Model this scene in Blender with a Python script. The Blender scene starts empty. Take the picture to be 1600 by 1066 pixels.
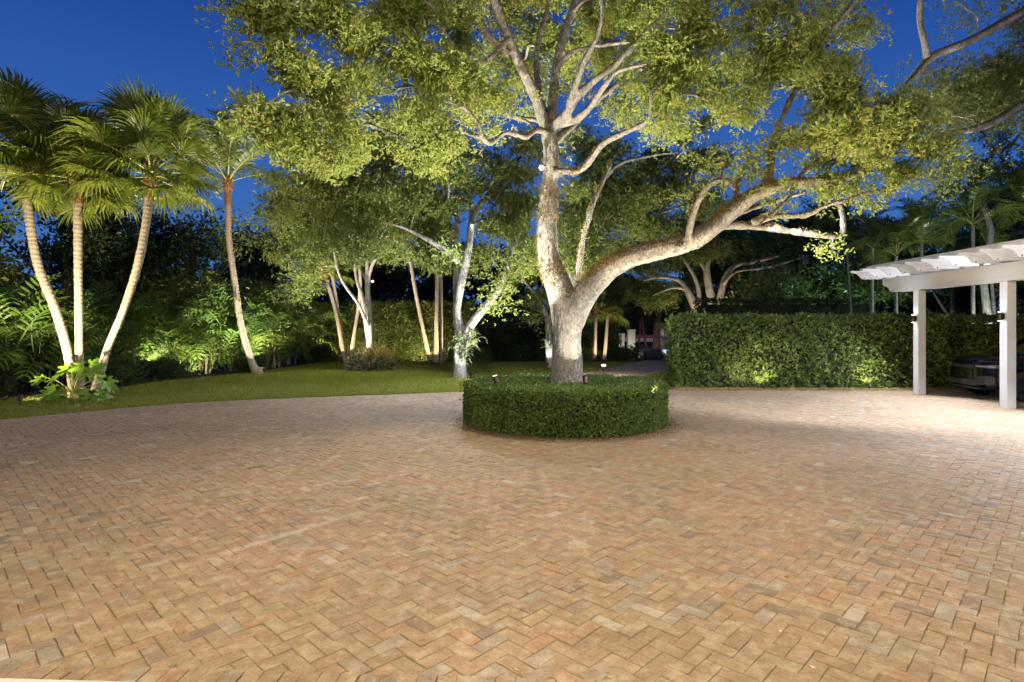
import bpy, math, random
import numpy as np
from mathutils import Vector, Matrix, Euler, noise
random.seed(7); rng = np.random.default_rng(11)
R = math.radians
sc = bpy.context.scene
COL = sc.collection

# ------------------------------------------------------------------ camera
CAMH, FPX, HOR = 1.8, 900.0, 515.0
cam = bpy.data.cameras.new('camera'); co = bpy.data.objects.new('camera', cam); COL.objects.link(co)
co.location = (0, 0, CAMH); co.rotation_euler = (R(90), 0, 0)
cam.sensor_width = 36; cam.lens = FPX/1600*36; cam.shift_y = -(533-HOR)/1600
cam.clip_start = .05; cam.clip_end = 600
sc.camera = co

# ------------------------------------------------------------------ sky, dusk
w = bpy.data.worlds.new('World'); sc.world = w; w.use_nodes = True
nt = w.node_tree; bg = nt.nodes['Background']
tc = nt.nodes.new('ShaderNodeTexCoord'); sp = nt.nodes.new('ShaderNodeSeparateXYZ'); nt.links.new(tc.outputs['Generated'], sp.inputs[0])
rp_ = nt.nodes.new('ShaderNodeValToRGB'); nt.links.new(sp.outputs['Z'], rp_.inputs[0]); e_ = rp_.color_ramp.elements
e_.new(.3); e_.new(.6)
for k_, (p_, c_) in enumerate([(0., (.075, .20, .50)), (.20, (.042, .145, .47)), (.50, (.009, .052, .285)), (1., (.003, .022, .15))]): e_[k_].position = p_; e_[k_].color = (*c_, 1)
nt.links.new(rp_.outputs[0], bg.inputs[0]); bg.inputs[1].default_value = 1.0
sun = bpy.data.lights.new('faint_sun', 'SUN'); sun.energy = 0.02; sun.angle = R(10); sun.color = (.6, .75, 1)  # sun lamp turned very low for dusk, tinted blue
so = bpy.data.objects.new('faint_sun', sun); COL.objects.link(so); so.rotation_euler = (R(50), 0, R(160))

sc.view_settings.view_transform = 'Standard'; sc.view_settings.look = 'None'
sc.view_settings.exposure = 0; sc.view_settings.gamma = 1; sc.view_settings.use_curve_mapping = False
sc.render.engine = 'CYCLES'
cy = sc.cycles; cy.use_denoising = True; cy.max_bounces = 5; cy.diffuse_bounces = 3; cy.glossy_bounces = 2
cy.transmission_bounces = 3; cy.transparent_max_bounces = 4; cy.caustics_reflective = False; cy.caustics_refractive = False
cy.sample_clamp_indirect = 3; cy.sample_clamp_direct = 12; cy.use_adaptive_sampling = False
try: cy.denoising_prefilter = 'ACCURATE'
except Exception: pass

# ------------------------------------------------------------------ helpers
def W(px, py, d):
    return np.array([(px-800)*d/FPX, d, CAMH-(py-HOR)*d/FPX])
def G(px, py):
    d = CAMH*FPX/(py-HOR); return np.array([(px-800)*d/FPX, d, 0.])

MATS = {}
def nodes_mat(name):
    m = bpy.data.materials.new(name); m.use_nodes = True; MATS[name] = m
    return m, m.node_tree, m.node_tree.nodes['Principled BSDF']
def nn(t, typ, **kw):
    n = t.nodes.new(typ)
    for k, v in kw.items():
        if k.startswith('i_'): n.inputs[k[2:].replace('_', ' ')].default_value = v
        else: setattr(n, k, v)
    return n
def ramp(t, fac, stops, interp='LINEAR'):
    r = t.nodes.new('ShaderNodeValToRGB'); r.color_ramp.interpolation = interp
    e = r.color_ramp.elements
    while len(e) < len(stops): e.new(.5)
    for k, (p, c) in enumerate(stops): e[k].position = p; e[k].color = (*c, 1)
    t.links.new(fac, r.inputs[0]); return r.outputs[0]
def mix(t, a, b, fac, mode='MIX'):
    m = t.nodes.new('ShaderNodeMix'); m.data_type = 'RGBA'; m.blend_type = mode
    for s, v in ((m.inputs[0], fac), (m.inputs[6], a), (m.inputs[7], b)):
        if hasattr(v, 'is_output'): t.links.new(v, s)
        elif isinstance(v, tuple): s.default_value = (*v, 1)
        else: s.default_value = v
    return m.outputs[2]
def objco(t): return t.nodes.new('ShaderNodeTexCoord').outputs['Object']
def worldpos(t): return t.nodes.new('ShaderNodeNewGeometry').outputs['Position']
def noi(t, co_, scale, detail=4, rough=.6):
    n = nn(t, 'ShaderNodeTexNoise'); n.inputs['Scale'].default_value = scale
    n.inputs['Detail'].default_value = detail; n.inputs['Roughness'].default_value = rough
    t.links.new(co_, n.inputs['Vector']); return n.outputs['Fac']
def bump(t, b, h, dist=.01, strength=1.):
    n = t.nodes.new('ShaderNodeBump'); n.inputs['Distance'].default_value = dist; n.inputs['Strength'].default_value = strength
    t.links.new(h, n.inputs['Height']); t.links.new(n.outputs[0], b.inputs['Normal'])

def plain(name, col, rough=.5, metal=0., var=.08, scale=6., bmp=0., coat=0.):
    m, t, b = nodes_mat(name)
    n = noi(t, objco(t), scale)
    c2 = tuple(max(0, c*(1-var*2)) for c in col); c1 = tuple(min(1, c*(1+var)) for c in col)
    t.links.new(ramp(t, n, [(.3, c2), (.7, c1)]), b.inputs['Base Color'])
    b.inputs['Roughness'].default_value = rough; b.inputs['Metallic'].default_value = metal
    b.inputs['Coat Weight'].default_value = coat; b.inputs['Coat Roughness'].default_value = .04
    if bmp: bump(t, b, n, bmp)
    return m

def leafmat(name, stops, trans=.35, rough=.45, spec=.4):
    m, t, b = nodes_mat(name)
    a = nn(t, 'ShaderNodeAttribute', attribute_name='rnd')
    n = noi(t, worldpos(t), 1.3, 3)
    ad = nn(t, 'ShaderNodeMath', operation='MULTIPLY_ADD'); ad.inputs[1].default_value = .6
    t.links.new(a.outputs['Fac'], ad.inputs[0])
    m2 = nn(t, 'ShaderNodeMath', operation='MULTIPLY'); m2.inputs[1].default_value = .4
    t.links.new(n, m2.inputs[0]); t.links.new(m2.outputs[0], ad.inputs[2])
    c = ramp(t, ad.outputs[0], stops)
    t.links.new(c, b.inputs['Base Color']); b.inputs['Roughness'].default_value = rough
    b.inputs['Specular IOR Level'].default_value = spec
    tr = t.nodes.new('ShaderNodeBsdfTranslucent'); t.links.new(c, tr.inputs[0])
    mx = t.nodes.new('ShaderNodeMixShader'); mx.inputs[0].default_value = trans
    out = t.nodes['Material Output']
    t.links.new(b.outputs[0], mx.inputs[1]); t.links.new(tr.outputs[0], mx.inputs[2]); t.links.new(mx.outputs[0], out.inputs[0])
    return m

OAK = leafmat('oak_leaf', [(.05, (.06, .09, .015)), (.3, (.16, .21, .035)), (.55, (.27, .32, .075)), (.8, (.39, .38, .14)), (.97, (.46, .32, .08))], .4, .4, .4)
OAK2 = leafmat('tree_leaf', [(.1, (.05, .075, .015)), (.45, (.15, .195, .04)), (.75, (.28, .30, .08)), (.97, (.40, .34, .12))], .4, .35, .5)
DARK = leafmat('unlit_leaf', [(.1, (.012, .025, .008)), (.5, (.03, .055, .015)), (.9, (.06, .09, .025))], .2)  # lack of light on unlit foliage is put into this dark colour
HEDGE = leafmat('hedge_leaf', [(.1, (.03, .06, .012)), (.4, (.10, .16, .03)), (.7, (.20, .27, .06)), (.95, (.42, .44, .16))], .25, .38, .4)
BOX = leafmat('boxwood_leaf', [(.1, (.03, .06, .015)), (.5, (.11, .18, .04)), (.8, (.20, .28, .07)), (.96, (.32, .36, .13))], .25, .4, .35)
PALM = leafmat('palm_leaf', [(.05, (.07, .10, .015)), (.5, (.17, .22, .03)), (.85, (.30, .34, .06)), (.98, (.42, .36, .10))], .45, .3, .6)
ARECA = leafmat('areca_leaf', [(.1, (.03, .07, .015)), (.5, (.09, .16, .03)), (.85, (.2, .27, .05)), (.97, (.36, .28, .09))], .35, .3, .6)
GRASS = leafmat('grass_blade', [(.1, (.11, .13, .015)), (.5, (.21, .23, .03)), (.9, (.31, .31, .05))], .35, .6)
FERN = leafmat('fern_frond', [(.1, (.10, .07, .02)), (.5, (.25, .18, .05)), (.9, (.40, .31, .12))], .3, .7)
BIGLEAF = leafmat('philodendron_leaf', [(.1, (.10, .20, .02)), (.9, (.20, .34, .04))], .4, .35)
BROM = leafmat('bromeliad_leaf', [(.1, (.12, .15, .06)), (.6, (.24, .27, .13)), (.95, (.36, .35, .2))], .35)
CROTON = leafmat('croton_leaf', [(.1, (.03, .045, .015)), (.45, (.07, .085, .03)), (.6, (.26, .25, .15)), (.95, (.36, .30, .18))], .2)
REDLEAF = leafmat('red_leaf', [(.1, (.25, .01, .01)), (.9, (.55, .03, .02))], .3)
LITTER = leafmat('litter_leaf', [(.1, (.22, .12, .03)), (.5, (.45, .32, .12)), (.9, (.7, .62, .4))], .1, .7)

def barkmat(name, dark, light, scale=9., moss=None, bd=.02):
    m, t, b = nodes_mat(name); c = worldpos(t)
    mp = nn(t, 'ShaderNodeMapping'); mp.inputs['Scale'].default_value = (1, 1, .35); t.links.new(c, mp.inputs[0])
    n1 = noi(t, mp.outputs[0], scale*3.2, 6, .7); n2 = noi(t, c, scale*.45, 5, .65)
    col = ramp(t, n1, [(.32, dark), (.55, light), (.75, tuple(min(1, x*1.25) for x in light))])
    col = mix(t, col, tuple(x*.45 for x in light), ramp(t, n2, [(.48, (0, 0, 0)), (.68, (1, 1, 1))]))
    if moss:
        n3 = noi(t, c, 26, 5, .85)
        sx = nn(t, 'ShaderNodeSeparateXYZ'); t.links.new(t.nodes.new('ShaderNodeNewGeometry').outputs['Normal'], sx.inputs[0])
        ad = nn(t, 'ShaderNodeMath', operation='MULTIPLY_ADD'); ad.inputs[1].default_value = .25
        t.links.new(sx.outputs['Z'], ad.inputs[0]); t.links.new(n3, ad.inputs[2])
        col = mix(t, col, moss, ramp(t, ad.outputs[0], [(.53, (0, 0, 0)), (.60, (1, 1, 1))]))
    t.links.new(col, b.inputs['Base Color']); b.inputs['Roughness'].default_value = .85
    v = nn(t, 'ShaderNodeTexVoronoi', feature='DISTANCE_TO_EDGE'); v.inputs['Scale'].default_value = scale*4
    t.links.new(mp.outputs[0], v.inputs['Vector'])
    mm = nn(t, 'ShaderNodeMath', operation='MULTIPLY_ADD'); mm.inputs[1].default_value = .8
    t.links.new(v.outputs[0], mm.inputs[0]); t.links.new(n1, mm.inputs[2])
    bump(t, b, mm.outputs[0], bd)
    return m
BARK = barkmat('oak_bark', (.13, .105, .08), (.37, .35, .315), moss=(.09, .07, .03), bd=.03)
BARK2 = barkmat('pale_bark', (.18, .15, .11), (.42, .38, .32))
BARKD = barkmat('brown_bark', (.05, .04, .03), (.16, .13, .09))
BARKO = barkmat('orange_bark', (.06, .045, .035), (.17, .13, .09))

def palmbark():
    m, t, b = nodes_mat('palm_bark'); c = worldpos(t)
    sx = nn(t, 'ShaderNodeSeparateXYZ'); t.links.new(c, sx.inputs[0])
    wv = nn(t, 'ShaderNodeTexWave', bands_direction='Z'); wv.inputs['Scale'].default_value = 2.6; wv.inputs['Distortion'].default_value = 5.0
    wv.inputs['Detail'].default_value = 3
    t.links.new(c, wv.inputs['Vector'])
    n = noi(t, c, 30, 5)
    col = ramp(t, wv.outputs['Fac'], [(.0, (.32, .27, .20)), (.35, (.36, .31, .24)), (.9, (.38, .33, .26))])
    col = mix(t, col, (.2, .14, .08), ramp(t, n, [(.45, (0, 0, 0)), (.7, (.8, .8, .8))]))
    so_ = nn(t, 'ShaderNodeSeparateXYZ'); t.links.new(objco(t), so_.inputs[0])
    hg = nn(t, 'ShaderNodeMath', operation='MULTIPLY_ADD'); hg.inputs[1].default_value = 2.2; t.links.new(n, hg.inputs[0]); t.links.new(so_.outputs['Z'], hg.inputs[2])
    hm = nn(t, 'ShaderNodeMapRange'); hm.inputs[1].default_value = 5.4; hm.inputs[2].default_value = 9.0; t.links.new(hg.outputs[0], hm.inputs[0])
    col = mix(t, col, (.25, .14, .075), hm.outputs[0])
    t.links.new(col, b.inputs['Base Color']); b.inputs['Roughness'].default_value = .85
    bump(t, b, wv.outputs['Fac'], .005)
    return m
PALMBARK = palmbark()
BOOT = plain('palm_boot', (.28, .12, .05), .8, var=.35, scale=25, bmp=.01)
STALK = plain('leaf_stalk', (.36, .36, .10), .5, var=.15)
WHITE = plain('white_paint', (.80, .79, .78), .45, var=.02, scale=3)
STONE = plain('pale_stone', (.72, .66, .56), .6, var=.06, scale=14, bmp=.002)
BLACKM = plain('black_metal', (.02, .02, .022), .4, .6)
BRONZE = plain('bronze_metal', (.07, .05, .035), .4, .7)
CARP = plain('black_car_paint', (.004, .004, .005), .09, .0, coat=0.)
CARP.node_tree.nodes['Principled BSDF'].inputs['Specular IOR Level'].default_value = .38
CARG = plain('car_glass', (.01, .012, .014), .03, .0, coat=.5)
TYRE = plain('tyre_rubber', (.02, .02, .02), .8)
RIM = plain('alloy_rim', (.05, .05, .055), .35, .9)
CHROME = plain('grey_trim', (.16, .16, .18), .3, .9)
DARKPL = plain('dark_plastic', (.012, .012, .013), .5)
WALLM = plain('ochre_render', (.42, .27, .13), .85, var=.12, scale=2, bmp=.004)
PILLARM = plain('grey_render', (.42, .42, .38), .8, var=.06, scale=5)
GATEM = plain('dark_gate_paint', (.03, .035, .045), .5)
TRAILW = plain('trailer_white', (.55, .56, .6), .4)
REDTRAIL = plain('red_light_trail', (.55, .03, .03), .4)
GREYP = plain('grey_plastic', (.30, .31, .32), .6)
POLEM = plain('pole_wood', (.13, .12, .10), .9, var=.2, scale=8)

def lens(name, col, s):
    m = bpy.data.materials.new(name); m.use_nodes = True; t = m.node_tree
    b = t.nodes['Principled BSDF']; b.inputs['Emission Color'].default_value = (*col, 1); b.inputs['Emission Strength'].default_value = s
    b.inputs['Base Color'].default_value = (.8, .8, .8, 1); return m
LENSD = lens('dim_lens', (1, .86, .62), 1.5); LENSW = lens('warm_lens', (1, .86, .62), 22); LENSC = lens('cool_lens', (.88, .92, 1), 60)

# brick materials
BR = [(0., (.42, .29, .18)), (.16, (.48, .35, .22)), (.30, (.39, .26, .165)), (.42, (.46, .315, .215)), (.52, (.40, .295, .19)),
      (.62, (.45, .37, .24)), (.72, (.47, .275, .17)), (.80, (.34, .275, .215)), (.895, (.22, .18, .15)), (.935, (.41, .38, .33)), (.982, (.60, .56, .49))]
def brickmat(name, objrand):
    m, t, b = nodes_mat(name); c = worldpos(t)
    if objrand: f = nn(t, 'ShaderNodeObjectInfo').outputs['Random']
    else: f = nn(t, 'ShaderNodeAttribute', attribute_name='rnd').outputs['Fac']
    col = ramp(t, f, BR, 'CONSTANT')
    col = mix(t, col, (.425, .32, .205), .40)
    n1 = noi(t, c, 38, 6, .75); n2 = noi(t, c, 9, 4, .6); n3 = noi(t, c, .55, 3, .5); n4 = noi(t, c, 140, 3, .6)
    col = mix(t, col, ramp(t, n1, [(.25, (.52, .50, .48)), (.5, (1, 1, 1)), (.75, (1.0, .96, .88))]), 1.0, 'MULTIPLY')
    col = mix(t, col, ramp(t, n2, [(.3, (.75, .73, .7)), (.6, (1, 1, 1))]), 1.0, 'MULTIPLY')
    col = mix(t, col, (.54, .47, .36), ramp(t, n2, [(.52, (0, 0, 0)), (.72, (.6, .6, .6))]))
    n5 = noi(t, c, 1.7, 6, .7); n6 = noi(t, c, 24, 4, .7)
    col = mix(t, col, (.20, .17, .09), ramp(t, n5, [(.54, (0, 0, 0)), (.72, (.45, .45, .45))]))
    col = mix(t, col, (.33, .30, .31), ramp(t, n6, [(.58, (0, 0, 0)), (.70, (.55, .55, .55))]))
    # faint pale scuff mark left across the paving
    mp_ = nn(t, 'ShaderNodeMapping'); mp_.inputs['Location'].default_value = (1.95, -5.1, 0); mp_.vector_type = 'POINT'
    vr = nn(t, 'ShaderNodeVectorRotate', rotation_type='Z_AXIS'); vr.inputs['Angle'].default_value = -R(52)
    t.links.new(c, mp_.inputs[0]); t.links.new(mp_.outputs[0], vr.inputs['Vector'])
    sq = nn(t, 'ShaderNodeSeparateXYZ'); t.links.new(vr.outputs[0], sq.inputs[0])
    def band(o_, w_):
        ab = nn(t, 'ShaderNodeMath', operation='ABSOLUTE'); t.links.new(o_, ab.inputs[0])
        mr = nn(t, 'ShaderNodeMapRange'); mr.inputs[1].default_value = w_; mr.inputs[2].default_value = 0; t.links.new(ab.outputs[0], mr.inputs[0]); return mr.outputs[0]
    bm_ = nn(t, 'ShaderNodeMath', operation='MULTIPLY'); t.links.new(band(sq.outputs['Y'], .07), bm_.inputs[0]); t.links.new(band(sq.outputs['X'], 1.1), bm_.inputs[1])
    bm2 = nn(t, 'ShaderNodeMath', operation='MULTIPLY'); t.links.new(bm_.outputs[0], bm2.inputs[0]); bm2.inputs[1].default_value = .7
    col = mix(t, col, (.62, .56, .48), bm2.outputs[0])
    col = mix(t, col, ramp(t, n3, [(.3, (.80, .80, .72)), (.7, (1.08, 1.02, .98))]), 1.0, 'MULTIPLY')
    col = mix(t, col, ramp(t, n4, [(.30, (.35, .32, .3)), (.42, (1, 1, 1))]), .8, 'MULTIPLY')
    t.links.new(col, b.inputs['Base Color']); b.inputs['Roughness'].default_value = .78; b.inputs['Specular IOR Level'].default_value = .3
    ad = nn(t, 'ShaderNodeMath', operation='ADD'); t.links.new(n1, ad.inputs[0]); t.links.new(n2, ad.inputs[1])
    bump(t, b, ad.outputs[0], .006)
    return m
BRICKO = brickmat('clay_brick', True); BRICKA = brickmat('clay_brick_far', False)

def groundmat(name, stops, scale=3., fine=60., bd=.01, rough=.95):
    m, t, b = nodes_mat(name); c = worldpos(t)
    a = noi(t, c, scale, 5); f = noi(t, c, fine, 4)
    ad = nn(t, 'ShaderNodeMath', operation='MULTIPLY_ADD'); ad.inputs[1].default_value = .5
    m2 = nn(t, 'ShaderNodeMath', operation='MULTIPLY'); m2.inputs[1].default_value = .5
    t.links.new(f, m2.inputs[0]); t.links.new(a, ad.inputs[0]); t.links.new(m2.outputs[0], ad.inputs[2])
    t.links.new(ramp(t, ad.outputs[0], stops), b.inputs['Base Color']); b.inputs['Roughness'].default_value = rough
    bump(t, b, f, bd); return m
JOINT = groundmat('joint_sand', [(.35, (.17, .125, .065)), (.5, (.24, .19, .11)), (.62, (.15, .16, .05))], 4, 90)
SOIL = groundmat('soil', [(.3, (.025, .018, .012)), (.7, (.07, .05, .03))], 3, 50, .02)
MULCH = groundmat('mulch', [(.3, (.05, .04, .03)), (.5, (.14, .11, .085)), (.7, (.25, .22, .19))], 8, 45, .03)
LAWN = groundmat('lawn_turf', [(.3, (.10, .11, .013)), (.5, (.17, .18, .024)), (.7, (.23, .22, .035))], 1.2, 40, .02)
PATHM = groundmat('path_brick', [(.3, (.30, .19, .13)), (.5, (.42, .29, .20)), (.7, (.50, .37, .27))], 2, 22, .006)
ASPH = groundmat('asphalt', [(.3, (.04, .04, .04)), (.7, (.06, .06, .06))], 2, 80, .004)

# ---- object helpers
def tag(o, label=None, cat=None, group=None, kind=None):
    if label: o['label'] = label
    if cat: o['category'] = cat
    if group: o['group'] = group
    if kind: o['kind'] = kind
    return o
def thing(name, label, cat, loc=(0, 0, 0), group=None):
    o = bpy.data.objects.new(name, None); COL.objects.link(o); o.location = tuple(float(v) for v in loc)
    o.empty_display_size = .2
    return tag(o, label, cat, group)
def rootloc(o):
    l = np.zeros(3)
    while o is not None: l += np.array(o.location); o = o.parent
    return l
def npmesh(name, V, faces, mat, rnd=None, smooth=False, mats=None, mi=None):
    """faces: (N,k) array (all same k) or a list of index tuples"""
    me = bpy.data.meshes.new(name); V = np.asarray(V, dtype=np.float32)
    if isinstance(faces, np.ndarray):
        n, k = faces.shape; fl = faces.astype(np.int32).ravel(); st = np.arange(0, n*k, k, dtype=np.int32)
    else:
        n = len(faces); ks = np.array([len(f) for f in faces], dtype=np.int32)
        fl = np.fromiter((i for f in faces for i in f), dtype=np.int32); st = np.concatenate([[0], np.cumsum(ks)[:-1]]).astype(np.int32)
    me.vertices.add(len(V)); me.vertices.foreach_set('co', V.ravel())
    me.loops.add(len(fl)); me.loops.foreach_set('vertex_index', fl)
    me.polygons.add(n); me.polygons.foreach_set('loop_start', st)
    if rnd is not None:
        a = me.attributes.new('rnd', 'FLOAT', 'FACE'); a.data.foreach_set('value', np.asarray(rnd, dtype=np.float32))
    for m in (mats or [mat]): me.materials.append(m)
    if mi is not None: me.polygons.foreach_set('material_index', np.asarray(mi, dtype=np.int32))
    me.polygons.foreach_set('use_smooth', np.full(n, bool(smooth)))
    me.update(calc_edges=True); 
    return me
def link(name, me, parent=None, loc=(0, 0, 0), rot=None, kind=None):
    o = bpy.data.objects.new(name, me); COL.objects.link(o); o.location = tuple(float(v) for v in loc)
    if rot is not None: o.rotation_euler = rot
    if parent is not None: o.parent = parent
    if kind: o['kind'] = kind
    return o
def put(name, V, F, mat, parent=None, rnd=None, smooth=False, kind=None, **kw):
    """mesh from WORLD coordinates, stored relative to its root"""
    V = np.asarray(V, dtype=float)
    if parent is not None: V = V-rootloc(parent); return link(name, npmesh(name, V, F, mat, rnd, smooth, **kw), parent, kind=kind)
    c = np.array([V[:, 0].mean(), V[:, 1].mean(), V[:, 2].min()])
    return link(name, npmesh(name, V-c, F, mat, rnd, smooth, **kw), None, c, kind=kind)

class MB:
    def __init__(s): s.v = []; s.f = []; s.m = []
    def add(s, V, F, mi=0):
        o = len(s.v); s.v.extend([tuple(map(float, p)) for p in V]); s.f.extend([tuple(i+o for i in f) for f in F]); s.m.extend([mi]*len(F)); return s
    def box(s, c, size, rz=0., mi=0, bev=0.):
        x, y, z = [q/2 for q in size]; cr, sr = math.cos(rz), math.sin(rz)
        if bev > 0:
            P = []
            for sx in (-1, 1):
                for sy in (-1, 1):
                    for sz in (-1, 1):
                        P += [(sx*(x-bev), sy*(y-bev), sz*z), (sx*(x-bev), sy*y, sz*(z-bev)), (sx*x, sy*(y-bev), sz*(z-bev))]
            import bmesh
            bm = bmesh.new()
            for p in P: bm.verts.new(p)
            bmesh.ops.convex_hull(bm, input=bm.verts); bm.verts.index_update()
            V = [tuple(q.co) for q in bm.verts]; F = [tuple(q.index for q in f.verts) for f in bm.faces]; bm.free()
        else:
            V = [(-x, -y, -z), (x, -y, -z), (x, y, -z), (-x, y, -z), (-x, -y, z), (x, -y, z), (x, y, z), (-x, y, z)]
            F = [(0, 3, 2, 1), (4, 5, 6, 7), (0, 1, 5, 4), (1, 2, 6, 5), (2, 3, 7, 6), (3, 0, 4, 7)]
        V = [(c[0]+p[0]*cr-p[1]*sr, c[1]+p[0]*sr+p[1]*cr, c[2]+p[2]) for p in V]
        return s.add(V, F, mi)
    def tube(s, pts, rad, sides=8, mi=0, cap=True):
        V, F = tube(pts, rad, sides, cap); return s.add(V, F, mi)
    def prism(s, poly, axis, a, b, mi=0):
        """poly: 2D points; axis 'x': (y,z) extruded in x etc"""
        n = len(poly)
        f = {'x': lambda p, h: (h, p[0], p[1]), 'y': lambda p, h: (p[0], h, p[1]), 'z': lambda p, h: (p[0], p[1], h)}[axis]
        V = [f(p, a) for p in poly]+[f(p, b) for p in poly]
        F = [tuple(range(n))[::-1], tuple(range(n, 2*n))]+[(i, (i+1) % n, n+(i+1) % n, n+i) for i in range(n)]
        return s.add(V, F, mi)
    def put(s, name, mats, parent=None, smooth=False, kind=None):
        if not isinstance(mats, list): mats = [mats]
        return put(name, s.v, s.f, mats[0], parent, smooth=smooth, kind=kind, mats=mats, mi=s.m)
    def mesh(s, name, mats, smooth=False):
        if not isinstance(mats, list): mats = [mats]
        return npmesh(name, s.v, s.f, mats[0], smooth=smooth, mats=mats, mi=s.m)

def smoothpath(P, n=4):
    """Catmull-Rom through rows of P (any width)"""
    P = np.asarray(P, dtype=float)
    if len(P) < 3: 
        t = np.linspace(0, 1, n+1)[:, None]; return P[0]*(1-t)+P[-1]*t
    Q = np.vstack([2*P[0]-P[1], P, 2*P[-1]-P[-2]]); out = []
    for i in range(1, len(Q)-2):
        for k in range(n):
            t = k/n; a, b, c, d = Q[i-1:i+3]
            out.append(.5*((2*b)+(c-a)*t+(2*a-5*b+4*c-d)*t*t+(3*b-a-3*c+d)*t**3))
    out.append(P[-1]); return np.array(out)
def tube(pts, rad, sides=8, cap=True):
    P = np.asarray(pts, dtype=float); n = len(P); rad = np.broadcast_to(np.asarray(rad, dtype=float), (n,))
    T = np.gradient(P, axis=0); T /= np.linalg.norm(T, axis=1)[:, None]+1e-9
    u = np.cross(T[0], (0, 0, 1.)); 
    if np.linalg.norm(u) < .2: u = np.cross(T[0], (0, 1., 0))
    u /= np.linalg.norm(u); ang = np.arange(sides)*2*math.pi/sides; V = []
    for i in range(n):
        u = u-T[i]*np.dot(u, T[i]); u /= np.linalg.norm(u)+1e-9; v = np.cross(T[i], u)
        V.append(P[i]+rad[i]*(np.cos(ang)[:, None]*u+np.sin(ang)[:, None]*v))
    V = np.vstack(V); F = []
    for i in range(n-1):
        for k in range(sides):
            a = i*sides+k; b = i*sides+(k+1) % sides; F.append((a, b, b+sides, a+sides))
    if cap: F.append(tuple(range(sides))[::-1]); F.append(tuple(range((n-1)*sides, n*sides)))
    return V, F

def unit(a): return a/(np.linalg.norm(a, axis=-1, keepdims=True)+1e-9)
def leaves(C, D, length, width, fold=.25):
    """C base points, D directions -> V,(N,4) quads, one folded rhombic leaf each"""
    n = len(C); D = unit(D); rv = unit(rng.normal(size=(n, 3)))
    S = unit(np.cross(D, rv)); N = np.cross(S, D)
    sz = rng.uniform(.55, 1.35, n); L = (length*sz)[:, None]; Wd = (width*sz*rng.uniform(.8, 1.2, n))[:, None]
    V = np.empty((n, 4, 3)); m = C+D*L*.45
    V[:, 0] = C; V[:, 1] = m+S*Wd*.5+N*Wd*fold; V[:, 2] = C+D*L-N*L*.08; V[:, 3] = m-S*Wd*.5+N*Wd*fold
    return V.reshape(-1, 3), np.arange(n*4).reshape(n, 4)

def rosettes(P, axis, per, length, width, spread=1.0):
    n = len(P); C = np.repeat(P, per, 0)+rng.normal(size=(n*per, 3))*length*.35
    A = np.repeat(unit(axis), per, 0)
    D = A*.55+unit(rng.normal(size=(n*per, 3)))*spread
    rn = np.clip(np.repeat(rng.beta(2, 2, n), per)*.6+rng.uniform(0, .4, n*per), 0, 1)
    V, F = leaves(C, D, length, width); return V, F, rn

def blob_points(blobs, n, sub=.34, dens=4.5):
    """blobs: rows (x,y,z,rx,ry,rz,weight). returns rosette positions, axes, sub-clump centres"""
    B = np.asarray(blobs, float); wv = B[:, 3]*B[:, 5]*B[:, 6]; wv = wv/wv.sum()
    subs = []; pts = []; ax = []
    for b, q in zip(B, wv):
        m = max(6, int(dens*b[3]*b[5]*4))
        d = unit(rng.normal(size=(m, 3)))*(rng.uniform(0, 1, m)**.45)[:, None]
        c = b[:3]+d*b[3:6]
        subs.append(c); k = max(1, int(n*q)); 
        sz = rng.uniform(.55, 1.35, m); pr = sz**2/np.sum(sz**2)
        idx = rng.choice(m, k, p=pr)
        off = rng.normal(size=(k, 3))*sub*np.array([1, 1, .62])*sz[idx][:, None]
        p = c[idx]+off; pts.append(p); ax.append(unit(off)+np.array([0, 0, .25])+rng.normal(size=(k, 3))*.3)
    return np.vstack(pts), np.vstack(ax), np.vstack(subs)

def connect(skel, targets, r0=.03, mb=None, sides=5, sag=.12, lift=.25):
    """join each target to the nearest skeleton point with a curved tapering branch"""
    A = np.vstack([np.asarray(s, float)[:, :3] for s in skel])
    T = np.asarray(targets); d0 = np.array([np.min(np.linalg.norm(A-t, axis=1)) for t in T])
    for i in np.argsort(d0):
        t = T[i]; dd = np.linalg.norm(A-t, axis=1)+np.maximum(0, A[:, 2]-t[2])*.8
        j = int(np.argmin(dd)); a = A[j]; L = np.linalg.norm(t-a)
        if L < .12: continue
        q = np.array([0, .3, .6, .85, 1.])[:, None]
        path = a*(1-q)+t*q+np.sin(q*math.pi)*np.array([0, 0, lift*L*.4])+rng.normal(size=(5, 3))*L*.05*np.array([0, 1, 1, 1, 0])[:, None]
        r = min(r0, r0*(.35+L*.35))
        mb.tube(smoothpath(path, 2), np.linspace(r, r*.28, 9), sides, cap=False)
        A = np.vstack([A, path[1:]])
    return A

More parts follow.
